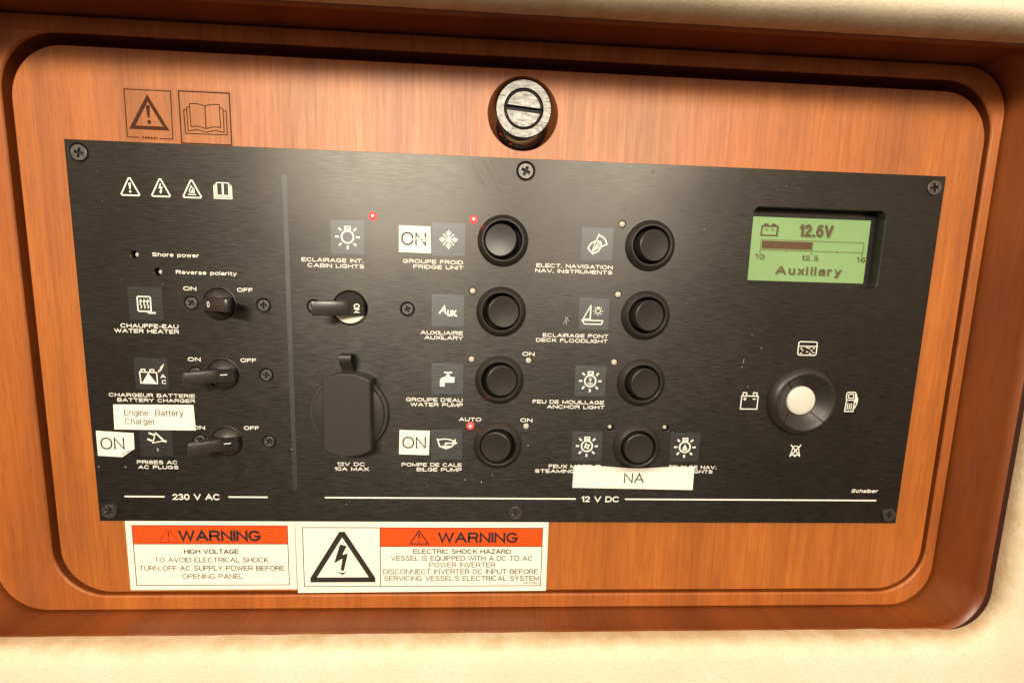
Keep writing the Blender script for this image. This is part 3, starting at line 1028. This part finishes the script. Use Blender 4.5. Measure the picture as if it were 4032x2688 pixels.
# ---- round navigation pad
bm = lathe([(17.7, 2.0), (17.6, 2.4), (16.9, 3.6), (15.3, 5.6), (14.95, 5.7)], 72)
pad = finish('navigation_pad', bm_mesh(bm), 'bezel', SP, (Vector(S(341.2, -110.0)) - Vector((0, 0, 2))), 'round four way navigation pad with a white centre button', smooth=40)
finish('pad_floor', bm_mesh(slab(circ(0, 0, 15, 48), .2, 1.4)), 'hole', pad)
def seg_mesh():
    bm = bmesh.new()
    prof = [(14.85, 5.75), (14.4, 6.0), (13.6, 5.7), (12, 4.7), (10, 3.4), (8.2, 2.5), (7.7, 2.2), (7.7, 1.5)]
    n = 16
    g = .22
    rows = []
    for r, z in prof:
        ga = g / r
        rows.append([bm.verts.new((r * math.cos(PI / 4 + ga + (PI / 2 - 2 * ga) * j / n), r * math.sin(PI / 4 + ga + (PI / 2 - 2 * ga) * j / n), z)) for j in range(n + 1)])
    for a, b in zip(rows, rows[1:]):
        for j in range(n):
            bm.faces.new((a[j], a[j + 1], b[j + 1], b[j]))
    for e in (0, n):
        base = [bm.verts.new((r[e].co.x, r[e].co.y, 1.5)) for r in rows[:-1]]
        for i in range(len(base) - 1):
            bm.faces.new((rows[i][e], rows[i + 1][e], base[i + 1], base[i]))
        bm.faces.new((rows[-2][e], rows[-1][e], base[-1]))
    return bm_mesh(bm)
s0 = finish('pad_segment', seg_mesh(), 'black', pad, smooth=50)
for k in range(1, 4):
    s1 = s0.copy()
    col.objects.link(s1)
    s1.rotation_euler = (0, 0, k * PI / 2)
finish('centre_button', bm_mesh(lathe([(7.3, 1.2), (7.3, 2.2), (7.1, 2.5), (6.0, 2.85), (3.5, 3.2), (.02, 3.35)], 48)), 'knob', pad, smooth=60)

# ---- grey tiles and their white icons
PZ = 2.03
def tile(u, v, sw=15.0, sh=15.0):
    return finish('icon_tile', bm_mesh(slab([(-sw / 2, -sh / 2), (sw / 2, -sh / 2), (sw / 2, sh / 2), (-sw / 2, sh / 2)], -.02, .015)), 'tile', SP, (Vector(S(u, v)) + Vector((0, 0, .03))))
def icon(d, parent, loc, label):
    return finish('icon', d.mesh(), 'print', parent, loc, label)
def bulb(d, c, k=1., inner=None):
    """c, k in drawing units; every length in mm"""
    cx, cy = c
    P = lambda x, y: (cx + x * k, cy + y * k)
    d.line([P(2.7 * math.cos(a), 2.7 * math.sin(a)) for a in [i * PI / 14 for i in range(28)]], .72 * k, True)
    d.line([P(-1.15, 2.75), P(-1.15, 4.55), P(1.15, 4.55), P(1.15, 2.75)], .62 * k)
    d.line([P(-1.2, 3.45), P(1.2, 3.45)], .55 * k)
    for a in (0, 180, 270, 45, 135, 225, 315):
        ca, sa = math.cos(math.radians(a)), math.sin(math.radians(a))
        r0, r1 = (3.9, 5.5) if a not in (45, 135) else (3.9, 5.6)
        d.line([P(r0 * ca, r0 * sa), P(r1 * ca, r1 * sa)], .85 * k)
T = tile(119.7, -37.5)
d = Draw(); bulb(d, (0, .1)); icon(d, T, (0, 0, .02), 'light bulb icon')
T = tile(165.4, -37.0)
d = Draw()
for a in range(0, 360, 45):
    ca, sa = math.cos(math.radians(a)), math.sin(math.radians(a))
    Lr = 4.3 if a % 90 == 0 else 3.5
    P = lambda x, y: (x * ca - y * sa, x * sa + y * ca)
    d.line([P(0, 0), P(Lr, 0)], .52)
    if a % 90 == 0:
        d.line([P(3.6, .85), P(2.7, 0), P(3.6, -.85)], .42)
        d.line([P(2.9, 1.25), P(1.8, 0), P(2.9, -1.25)], .42)
icon(d, T, (0, -.1, .02), 'snowflake icon')
T = tile(165.4, -69.6)
d = Draw()
d.text(text_mesh('A', -4.2, -.7, -1.6, 3.9, 'wide', .04, .25, z=d.z))
d.text(text_mesh('UX.', -.5, 4.5, -2.7, 3.0, 'sans', .06, .12, z=d.z))
icon(d, T, (0, 0, .02), 'Aux. lettering')
T = tile(165.5, -102.2)
d = Draw(1279, 397, .058)
d.poly([(1252, 339), (1318, 339), (1318, 350), (1252, 350)])
d.poly([(1276, 350), (1292, 350), (1292, 364), (1302, 370), (1302, 381), (1266, 381), (1266, 370), (1276, 364)])
d.poly([(1218, 462), (1218, 410), (1224, 397), (1236, 387), (1252, 381), (1264, 380), (1264, 428), (1257, 436), (1257, 462)])
d.poly([(1264, 380), (1337, 381), (1337, 428), (1264, 428)])
icon(d, T, (0, 0, .02), 'tap icon')
T = tile(165.5, -134.9)
d = Draw(1272, 945, .058)
d.line([(1192, 893), (1213, 958), (1266, 979), (1318, 958), (1345, 897)], .62)
d.line([(1192, 906), (1228, 898), (1266, 895), (1305, 902), (1340, 918)], .55)
d.poly([(1255, 948), (1255, 932), (1262, 927), (1335, 924), (1335, 935), (1268, 938), (1268, 948)])
d.poly([(1332, 910), (1362, 930), (1336, 945)])
d.line([(1232, 955), (1300, 955)], .35)
d.poly([(1225, 962), (1305, 962), (1266, 982)])
icon(d, T, (0, 0, .02), 'bilge pump icon')
T = tile(234.4, -36.9)
d = Draw(785, 418, .0455)
d.line([(693, 462), (745, 517), (800, 490), (832, 437), (822, 392), (772, 385), (722, 412)], .6, True)
for p in ((770, 388), (800, 395), (822, 400), (828, 432)):
    d.line([(735, 500), p], .36)
d.line([(775, 385), (802, 314)], .5)
d.line([(835, 440), (896, 412)], .5)
d.line([(798, 325), (842, 345), (872, 375), (884, 418)], .6)
icon(d, T, (0, 0, .02), 'plotting instrument icon')
T = tile(234.6, -69.5, 14.4)
d = Draw(763, 1142, .0455)
d.line([(727, 1050), (727, 1192)], .6)
d.line([(724, 1058), (652, 1196), (727, 1196)], .45)
d.line([(640, 1209), (668, 1248), (848, 1248), (861, 1210)], .5, True)
d.line([(664, 1205), (722, 1202), (770, 1210)], .3)
dk = Draw()
bulb(dk, (1.95, 1.5), .42)
mt = dk.mesh()
for p in mt.vertices: p.co.z += d.z
d.text(mt)
icon(d, T, (0, 0, .02), 'sailing boat and lamp icon')
T = tile(234.5, -102.1)
d = Draw(); bulb(d, (0, 0))
d.line([(0, 1.2), (0, -1.7)], .38); d.arc((0, 1.35), .3, 0, 360, .22, 10); d.line([(-.8, .6), (.8, .6)], .3); d.arc((0, -.3), 1.3, 205, 335, .38, 10)
icon(d, T, (0, .1, .02), 'lamp with anchor icon')
T = tile(234.5, -134.9)
d = Draw(); bulb(d, (0, 0))
for a in range(4):
    ca, sa = math.cos(a * PI / 2 + .4), math.sin(a * PI / 2 + .4)
    d.disc((1.0 * ca, 1.0 * sa), .62, 10)
icon(d, T, (0, .1, .02), 'lamp with propeller icon')
T = tile(284.0, -134.9)
d = Draw(); bulb(d, (0, 0))
d.poly([(-.15, -.9), (-.15, 1.6), (-1.3, -.9)]); d.poly([(.1, -.9), (.1, 1.6), (1.2, -.9)]); d.poly([(-1.4, -1.1), (1.4, -1.1), (1.0, -1.7), (-1.0, -1.7)])
icon(d, T, (0, .1, .02), 'lamp with sail icon')
T = tile(28.9, -70.0)
d = Draw(716, 768, .0416)
d.line([(p[0], p[1]) for p in rr(631, 769, 693, 852, 14, 3)], .6, True)
for x in (664, 702, 738):
    d.line([(x - 2, 822), (x + 10, 800), (x - 6, 775), (x + 2, 745)], .42)
    d.poly([(x - 15, 750), (x + 19, 750), (x + 1, 716)])
d.line([(732, 852), (742, 868), (816, 868)], .8)
icon(d, T, (0, 0, .02), 'water heater icon')
T = tile(29.1, -102.4)
d = Draw(658, 248, .0508)
d.line([(555, 232), (704, 236), (706, 338), (560, 336)], .5, True)
d.line([(570, 232), (570, 208), (602, 208), (602, 232)], .5)
d.line([(648, 234), (648, 210), (680, 210), (680, 234)], .5)
d.poly([(629, 240), (572, 334), (696, 334)])
d.poly([(770, 155), (735, 193), (752, 192), (730, 222), (738, 226), (765, 184), (750, 184), (776, 158)])
d.poly([(716, 234), (724, 208), (742, 222)])
d.text(text_mesh('A', 3.9, 6.4, -2.0, 1.9, 'wide', .06, z=d.z))
d.text(text_mesh('C', 4.4, 6.5, -4.7, 1.9, 'wide', .06, z=d.z))
icon(d, T, (0, 0, .02), 'battery charger icon')
T = tile(28.9, -134.7)
d = Draw(705, 865, .0508)
d.line([(705, 786), (674, 884), (768, 862)], .42, True)
d.line([(712, 790), (770, 848)], .4)
d.line([(644, 788), (692, 806)], .85)
d.line([(628, 846), (672, 864)], .85)
d.line([(762, 860), (800, 868)], 1.0)
icon(d, T, (0, 0, .02), 'mains plug icon')

def solo(name_label, d, u, v):
    return finish('icon', d.mesh(), 'print', SP, (Vector(S(u, v)) + Vector((0, 0, .04))), name_label)
for cx, kind in ((25.95, 0), (38.95, 1), (52.3, 2)):
    d = Draw()
    d.line([(p[0], p[1]) for p in ([(-3.5, -3.75), (-3.85, -3.3), (-.35, 3.5), (.35, 3.5), (3.85, -3.3), (3.5, -3.75)])], .62, True)
    if kind == 0:
        d.poly([(-.5, 1.5), (.5, 1.5), (.3, -1.2), (-.3, -1.2)]); d.disc((0, -2.2), .5, 10)
    elif kind == 1:
        d.line([(.15, 1.7), (-.5, -.1), (.55, .1), (0, -1.6)], .55); d.poly([(-.75, -1.5), (.7, -1.5), (0, -2.7)])
    else:
        d.line([(-.9, -1.9), (-1.1, -.6), (-.6, .2), (-.3, 1.2), (.2, .4), (.8, 0), (1.0, -.9), (.9, -1.9)], .42)
        d.line([(-.3, -1.9), (-.2, -1.0), (.3, -.6), (.4, -1.9)], .4)
        d.line([(-1.7, -2.5), (1.7, -2.5)], .4)
    solo(['exclamation mark warning triangle', 'lightning warning triangle', 'flame warning triangle'][kind], d, cx, -18.8)
d = Draw()
d.line([(-2.6, 3.1), (-.2, 3.2), (-.2, -2.2), (-2.6, -2.3)], .42, True); d.line([(.2, 3.2), (2.6, 3.1), (2.6, -2.3), (.2, -2.2)], .42, True)
d.line([(-3.2, 2.6), (-3.2, -2.9), (3.2, -2.9), (3.2, 2.6)], .42); d.line([(-3.8, 2.0), (-3.8, -3.6), (3.8, -3.6), (3.8, 2.0)], .42)
d.poly([(-.35, 3), (.35, 3), (.35, -2.2), (-.35, -2.2)])
solo('open manual icon', d, 65.6, -18.9)
# icons round the pad
d = Draw()
d.line(rr(-4.7, 4.7, -3.3, 3.3, .9, 3), .5, True)
d.line([(-4.7, 1.1), (4.7, 1.1)], .45)
for x, y in ((-3.2, -.1), (-.3, .35), (.9, .1), (3.2, .1), (-2.5, -1.0), (2.1, -1.0), (-.1, -1.7), (-3.1, -2.4), (1.5, -2.5), (3.2, -2.0)):
    d.line([(x - .55, y), (x + .55, y + .05)], .42)
solo('water tank icon', d, 341.6, -83.7)
d = Draw()
d.line([(-4.2, -4.3), (4.2, -4.3), (4.3, 2.3), (-4.1, 2.3)], .5, True)
for x in (-2.6, 2.7): d.line([(x - .9, 2.3), (x - .9, 4.0), (x + .9, 4.0), (x + .9, 2.3)], .48)
d.line([(-3.2, .8), (-1.6, .8)], .5); d.line([(-2.4, 1.6), (-2.4, 0)], .5); d.line([(1.6, .8), (3.3, .8)], .5)
solo('battery icon', d, 314.8, -110.4)
d = Draw()
d.line(rr(-2.8, 1.9, .9, 4.9, .9, 3), .5, True); d.line(rr(-1.7, .9, 1.9, 3.9, .2, 2), .42, True)
d.line([(-2.5, .8), (-2.9, -4.9), (1.5, -4.9), (1.7, .8)], .5)
for x in (-1.6, -.6, .4): d.line([(x, -.8), (x - .15, -4.0)], .45)
d.line([(2.0, 4.4), (2.6, 2.5), (3.2, 1.4), (3.0, -.8), (2.4, -2.4), (1.6, -3.6)], .5)
d.poly([(2.1, 2.8), (3.2, 1.3), (3.1, .2), (1.9, -.6)])
solo('fuel pump icon', d, 367.4, -110.2)
d = Draw()
d.line([(-2.6, 3.1), (2.7, -3.1)], .55); d.line([(2.7, 3.1), (-2.7, -3.1)], .55)
d.line([(-2.4, -2.2), (-1.9, -.6), (-1.6, 1.4), (-.8, 2.4), (.8, 2.4), (1.6, 1.4), (1.9, -.6), (2.4, -2.2)], .45, True)
d.disc((0, -2.6), .7, 10)
solo('crossed out bell icon', d, 341.3, -136.0)
finish('pad_print', plate(circ(0, 0, 30, 64), [circ(0, 0, 17.9, 48)], -.02, .01), 'padprint', SP, (Vector(S(343.0, -112)) + Vector((0, 0, .012))))

# ---- legends
TX = '''Shore power|33.3|53.7|-48.75|1.75
Reverse polarity|43.1|69.9|-56.3|1.75
ON|45.9|51.6|-63.55|1.8
OFF|69.6|76.6|-63.55|1.8
CHAUFFE-EAU|17.1|42.7|-81.15|1.88
WATER HEATER|14.2|42.8|-83.5|1.85
ON|45.8|51.6|-96.1|1.83
OFF|69.6|76.7|-96.1|1.83
CHARGEUR BATTERIE|9.3|48.1|-113.5|1.75
BATTERY CHARGER|12.9|48.0|-115.85|1.72
ON|45.9|51.7|-128.8|1.85
OFF|69.6|76.6|-128.7|1.84
PRISES AC|19.4|38.1|-146.05|1.8
AC PLUGS|19.8|38.3|-148.5|1.78
1|28.9|29.6|-139.8|1.6
230 V AC|34.5|56.8|-164.0|3.1
ECLAIRAGE INT.|98.9|126.9|-48.9|1.78
CABIN LIGHTS|101.5|127.0|-51.4|1.78
GROUPE FROID|144.6|172.2|-48.2|1.78
FRIDGE UNIT|149.4|172.4|-50.6|1.75
AUXILIAIRE|152.7|172.6|-81.1|1.84
AUXILARY|154.6|172.7|-83.4|1.84
GROUPE D'EAU|145.9|172.9|-113.5|1.84
WATER PUMP|148.0|173.1|-115.9|1.82
ON|201.1|206.9|-90.3|1.88
AUTO|171.3|182.0|-122.95|1.84
ON|201.1|207.0|-122.95|1.88
12V DC|112.8|126.1|-146.15|1.88
10A MAX|111.5|127.9|-148.6|1.88
POMPE DE CALE|143.7|172.9|-146.1|1.86
BILGE PUMP|151.0|173.0|-148.55|1.86
ELECT. NAVIGATION|206.3|242.3|-48.3|1.78
NAV. INSTRUMENTS|205.9|242.3|-50.7|1.74
ECLAIRAGE PONT|210.5|242.1|-80.95|1.78
DECK FLOODLIGHT|207.4|241.9|-83.35|1.75
FEU DE MOUILLAGE|206.8|241.9|-113.55|1.82
ANCHOR LIGHT|213.9|242.2|-115.95|1.82
FEUX MOTEUR|215.9|242.0|-146.3|1.86
STEAMING LIGHT|209.1|242.1|-148.8|1.86
FEUX DE NAV.|276.7|301.2|-146.1|1.75
NAV. LIGHTS|277.0|299.3|-148.4|1.75
12 V DC|233.1|252.4|-164.0|3.05'''
for ln in TX.split('\n'):
    s_, a_, b_, v_, c_ = ln.split('|')
    a_, b_, v_, c_ = float(a_), float(b_), float(v_), float(c_)
    cu, cv = (a_ + b_) / 2, v_ + c_ / 2
    big = c_ > 2.5
    me = text_mesh(s_, a_ - cu, b_ - cu, -c_ / 2, c_, 'sans' if big else 'wide', .028 if not big else .03)
    finish('printed_legend', me, 'print', SP, (Vector(S(cu, cv)) + Vector((0, 0, .045))), 'white lettering ' + s_)
me = text_mesh('Scheiber', -7.1, 7.1, -1, 1.95, 'wide', .02, .3)
finish('printed_legend', me, 'print', SP, (Vector(S(380.5, -157.2)) + Vector((0, 0, .04))), 'small slanted white maker name')
for a_, b_ in ((12.4, 30.9), (60.7, 79.2), (106.5, 230.2), (255.3, 387.7)):
    m_ = (b_ - a_) / 2
    finish('printed_rule', bm_mesh(slab([(-m_, -.38), (m_, -.38), (m_, .38), (-m_, .38)], 0, .02)), 'print', SP, (Vector(S((a_ + b_) / 2, -162.4)) + Vector((0, 0, .03))))
finish('divider_stripe', bm_mesh(slab(rr(-1.05, 1.05, -73.9, 73.9, 1.0, 5), 0, .02)), 'tile', SP, (Vector(S(92.5, -85.1)) + Vector((0, 0, .015))))

# dust specks, paint flecks and scratches on the face
d = Draw(0, 0, 1., 0)
sp = [(310.0, -91.0, .25), (309.5, -93.5, .25), (318.2, -84, .3), (312.9, -77.8, .22), (313.4, -103.4, .25), (174.7, -152.7, .35), (182.8, -153.8, .3), (188, -150.2, .25),
      (205.3, -134.9, .35), (156.1, -156.1, .22), (116.9, -165.8, .25), (1.9, -147.6, .4), (14, -147.6, .45), (91.4, -138, .25), (284.8, -28.5, .3), (221.5, -71.8, .35)]
for _ in range(70):
    sp.append((random.uniform(4, 396), random.uniform(-170, -5), random.uniform(.08, .17)))
for u, v, r in sp:
    n = 6
    d.poly([(u - 200 + r * random.uniform(.5, 1.1) * math.cos(2 * PI * i / n), v + 87.5 + r * random.uniform(.5, 1.1) * math.sin(2 * PI * i / n)) for i in range(n)])
d.z = 0.01
for (u, v, l_, a_) in ((310.0, -90.6, 1.0, 88), (221.2, -72.6, 1.6, 100), (221.8, -73.4, 1.8, 80), (220.6, -73.8, 1.2, 70), (222.3, -72.4, 1.1, 120)):
    d.line([(u - 200 - l_ * math.cos(math.radians(a_)), v + 87.5 - l_ * math.sin(math.radians(a_))), (u - 200 + l_ * math.cos(math.radians(a_)), v + 87.5 + l_ * math.sin(math.radians(a_)))], .14)
dm = finish('dust_specks', d.mesh(), 'dust', SP, (0, 0, 2.035))
dm['kind'] = 'stuff'
d = Draw(0, 0, 1., 0)
for (u, v) in ((273.4, -19.9), (274.3, -20.6), (273.0, -21.0), (257.9, -20.6), (246.5, -21.2), (258.6, -3.0), (258.7, -3.8)):
    d.line([(u - 200 - .5, v + 87.5 - .5), (u - 200, v + 87.5 + .3), (u - 200 + .6, v + 87.5 + .5)], .3)
for k in range(7):
    u0 = 175 + k * 1.5 + random.uniform(-.8, .8)
    L_ = random.uniform(4, 13)
    y0 = random.uniform(-4, -1)
    d.line([(u0 - 200, y0 + 87.5), (u0 + L_ * .3 - 200, y0 - L_ * .6 + 87.5), (u0 + L_ * .55 - 200, y0 - L_ + 87.5)], random.uniform(.07, .3))
dm = finish('dark_scratches', d.mesh(), 'scuff', SP, (0, 0, 2.035))
dm['kind'] = 'stuff'

# ================================================================== PAPER LABELS
def paper(name, label, u, v, outline, h, cat='label', warp=None, group=None, thick=.16, nx=1):
    """outline: quad corners BL, BR, TR, TL in wall mm"""
    t = thing(name, label, cat, u, v, h, group)
    bm = bmesh.new()
    N = nx
    top, bot = [], []
    for j in range(N + 1):
        rt, rb = [], []
        for i in range(N + 1):
            s_, q = i / N, j / N
            bl, br, tr, tl = outline
            x = (bl[0] * (1 - s_) + br[0] * s_) * (1 - q) + (tl[0] * (1 - s_) + tr[0] * s_) * q - u
            y = (bl[1] * (1 - s_) + br[1] * s_) * (1 - q) + (tl[1] * (1 - s_) + tr[1] * s_) * q - v
            z = warp(s_, q) if warp else 0
            rt.append(bm.verts.new((x, y, z + thick)))
            rb.append(bm.verts.new((x, y, z + .02)))
        top.append(rt); bot.append(rb)
    for j in range(N):
        for i in range(N):
            bm.faces.new((top[j][i], top[j][i + 1], top[j + 1][i + 1], top[j + 1][i]))
            bm.faces.new((bot[j][i], bot[j + 1][i], bot[j + 1][i + 1], bot[j][i + 1]))
    for i in range(N):
        bm.faces.new((top[0][i], bot[0][i], bot[0][i + 1], top[0][i + 1]))
        bm.faces.new((top[N][i], top[N][i + 1], bot[N][i + 1], bot[N][i]))
        bm.faces.new((top[i][0], top[i + 1][0], bot[i + 1][0], bot[i][0]))
        bm.faces.new((top[i][N], bot[i][N], bot[i + 1][N], top[i + 1][N]))
    finish('paper', bm_mesh(bm), 'paper', t, smooth=30)
    return t
def ptext(t, s_, u0, u1, v, cap, u, vv, z=.19, mat='ink', bold=.0, font='sans', name='lettering'):
    return finish(name, text_mesh(s_, u0 - u, u1 - u, v - vv, cap, font, bold, z=z), mat, t)
F0 = .075
t = paper('paper_label', 'white paper label reading ON beside the snowflake icon, ink partly scratched away', 150, -37.5, [(142.8, -43.4), (157.5, -43.6), (157.1, -31.5), (142.9, -31.4)], F0, warp=lambda s_, q: .05 * math.sin(s_ * 5), nx=6)
ptext(t, 'ON', 143.9, 155.2, -40.2, 5.9, 150, -37.5, z=.27)
d = Draw(150, -37.5, 1., .285)
d.line([(148.8, -37.6), (151, -37.1), (153.8, -36.9), (157.1, -36.8)], .5)
d.line([(153, -38.2), (155, -37.9), (157.2, -37.8)], .5)
finish('ink_scratch', d.mesh(), 'paper', t)
t = paper('paper_label', 'white paper label reading ON beside the bilge pump icon', 149.8, -134, [(142.5, -139.9), (156.9, -140.2), (157.3, -127.9), (142.8, -127.7)], F0)
ptext(t, 'ON', 144.1, 155.5, -136.9, 5.9, 149.8, -134)
t = paper('paper_label', 'white paper label reading Engine Battery Charger on the left of the black panel', 29.2, -123.1, [(10.6, -129.2), (47.5, -129.2), (47.2, -116.9), (11.0, -117.2)], F0)
ptext(t, 'Engine  Battery', 15.6, 42.3, -122.4, 2.9, 29.2, -123.1, mat='greyink', bold=-.004)
ptext(t, 'Charger', 15.6, 29.4, -126.6, 2.9, 29.2, -123.1, mat='greyink', bold=-.004)
# the creased ON label by the plug icon: its lower right corner is turned up
t = thing('paper_label', 'white paper label reading ON with a torn folded corner beside the plug icon', 'label', 10.6, -136.4, F0)
ol = [(2.1, -142.1), (13.2, -142.7), (18.9, -138.6), (19.1, -130.9), (2.2, -130.0)]
finish('paper', bm_mesh(slab([(p[0] - 10.6, p[1] + 136.4) for p in ol], .02, .16)), 'paper', t)
ptext(t, 'ON', 3.7, 14.6, -139.0, 5.8, 10.6, -136.4)
bm = bmesh.new()
fv = [bm.verts.new((p[0] - 10.6, p[1] + 136.4, p[2])) for p in ((13.2, -142.6, .2), (18.8, -138.7, .2), (17.5, -138.9, 1.1), (13.9, -140.6, 1.2), (12.9, -141.6, .7))]
bm.faces.new(fv)
finish('folded_corner', bm_mesh(bm), 'paper', t)
# NA strip, its top edge pushed up over the button ring
def wna(s_, q):
    return 2.6 * math.exp(-((s_ - .5) / .20) ** 2) * max(0, (q - .72) / .28) ** 1.3 + .2 * q
t = paper('paper_label', 'long white paper strip reading NA along the bottom of the lowest right button', 259, -151, [(228.2, -156.4), (289.7, -157.2), (289.5, -145.0), (228.4, -144.8)], F0, warp=wna, nx=22)
ptext(t, 'NA', 254.0, 264.2, -153.6, 5.2, 259, -151, z=.42)

# ---- two warning stickers on the veneer under the panel
def frame_lines(d, L, Rr, B, T, wd):
    d.line([(L, B), (Rr, B), (Rr, T), (L, T)], wd, True)
t = paper('warning_sticker', 'smaller white warning sticker reading HIGH VOLTAGE, left of the pair under the panel', 50.3, -194.3, [(9.9, -212.4), (90.7, -212.3), (90.7, -175.6), (9.9, -175.6)], DW)
finish('orange_band', bm_mesh(slab([(13.1 - 50.3, -187.9 + 194.3), (87.1 - 50.3, -187.9 + 194.3), (87.1 - 50.3, -178.2 + 194.3), (13.1 - 50.3, -178.2 + 194.3)], .165, .185)), 'orange', t)
d = Draw(50.3, -194.3, 1., .2)
frame_lines(d, 13.0, 87.1, -209.85, -178.2, .38)
d.line([(13.1, -187.9), (87.1, -187.9)], .34)
finish('border_lines', d.mesh(), 'ink', t)
d = Draw(50.3, -194.3, 1., .2)
d.line([(26.0, -187.0), (25.8, -186.4), (29.6, -179.9), (30.3, -179.9), (34.1, -186.4), (33.9, -187.0)], .36, True)
d.poly([(29.5, -181.3), (30.4, -181.3), (30.15, -184.9), (29.8, -184.9)]); d.disc((30.0, -186.0), .5)
finish('triangle_symbol', d.mesh(), 'maroon', t)
ptext(t, 'WARNING', 34.5, 74.2, -186.5, 5.9, 50.3, -194.3, z=.2, bold=.05)
ptext(t, 'HIGH VOLTAGE', 36.7, 63.1, -193.15, 2.55, 50.3, -194.3, z=.18, bold=.028)
for s_, a_, b_, v_ in (('TO AVOID ELECTRICAL SHOCK', 22.4, 77.3, -197.6), ('TURN OFF AC SUPPLY POWER BEFORE', 14.9, 85.1, -202.0), ('OPENING PANEL', 35.1, 64.6, -206.5)):
    ptext(t, s_, a_, b_, v_, 2.65, 50.3, -194.3, z=.18, bold=.006, mat='greyink')
t = paper('warning_sticker', 'larger white warning sticker with a big black lightning triangle reading ELECTRIC SHOCK HAZARD', 154.2, -195, [(91.2, -214.3), (217.3, -213.7), (217.3, -175.6), (91.0, -175.6)], DW + .02, thick=.2)
X, Y = 154.2, -195
finish('orange_band', bm_mesh(slab([(132.7 - X, -189.1 - Y), (214.4 - X, -189.1 - Y), (214.4 - X, -179.1 - Y), (132.7 - X, -179.1 - Y)], .205, .22)), 'orange', t)
d = Draw(X, Y, 1., .235)
frame_lines(d, 94.5, 214.4, -210.85, -179.1, .4)
d.line([(132.5, -210.8), (132.5, -179.1)], .4)
d.line([(132.6, -189.2), (214.4, -189.2)], .38)
d.line([(147.4, -187.7), (151.9, -180.5), (156.5, -187.7)], .7, True)
d.poly([(151.4, -182.1), (152.4, -182.1), (152.2, -185.2), (151.6, -185.2)]); d.poly([(151.5, -185.8), (152.3, -185.8), (152.3, -186.7), (151.5, -186.7)])
finish('border_lines', d.mesh(), 'ink', t)
d = Draw(X, Y, 1., .235)
d.line([(98.9, -207.2), (98.9, -206.5), (113.2, -182.6), (114.3, -182.6), (128.6, -206.5), (128.6, -207.2)], 2.7, True)
d.poly([(112.6, -188.0), (116.0, -188.9), (113.7, -193.6), (116.4, -192.9), (114.3, -202.3), (112.7, -202.0), (113.7, -195.7), (109.5, -198.2)])
d.poly([(110.9, -202.6), (113.6, -204.6), (116.0, -202.5), (113.6, -203.4)])
finish('lightning_triangle', d.mesh(), 'ink', t)
ptext(t, 'WARNING', 161.3, 202.0, -187.2, 5.8, X, Y, z=.235, bold=.045)
ptext(t, 'ELECTRIC SHOCK HAZARD', 149.0, 198.5, -193.1, 2.6, X, Y, z=.225, bold=.022)
for s_, a_, b_, v_ in (('VESSEL IS EQUIPPED WITH A DC TO AC', 137.9, 209.7, -196.9), ('POWER INVERTER', 157.1, 190.6, -200.5),
                       ('DISCONNECT INVERTER DC INPUT BEFORE', 133.9, 212.8, -204.2), ("SERVICING VESSEL'S ELECTRICAL SYSTEM", 134.3, 213.5, -207.95)):
    ptext(t, s_, a_, b_, v_, 2.75, X, Y, z=.225, bold=.006, mat='greyink')
ptext(t, '460990', 205.6, 213.4, -210.1, 1.6, X, Y, z=.245, mat='greyink')
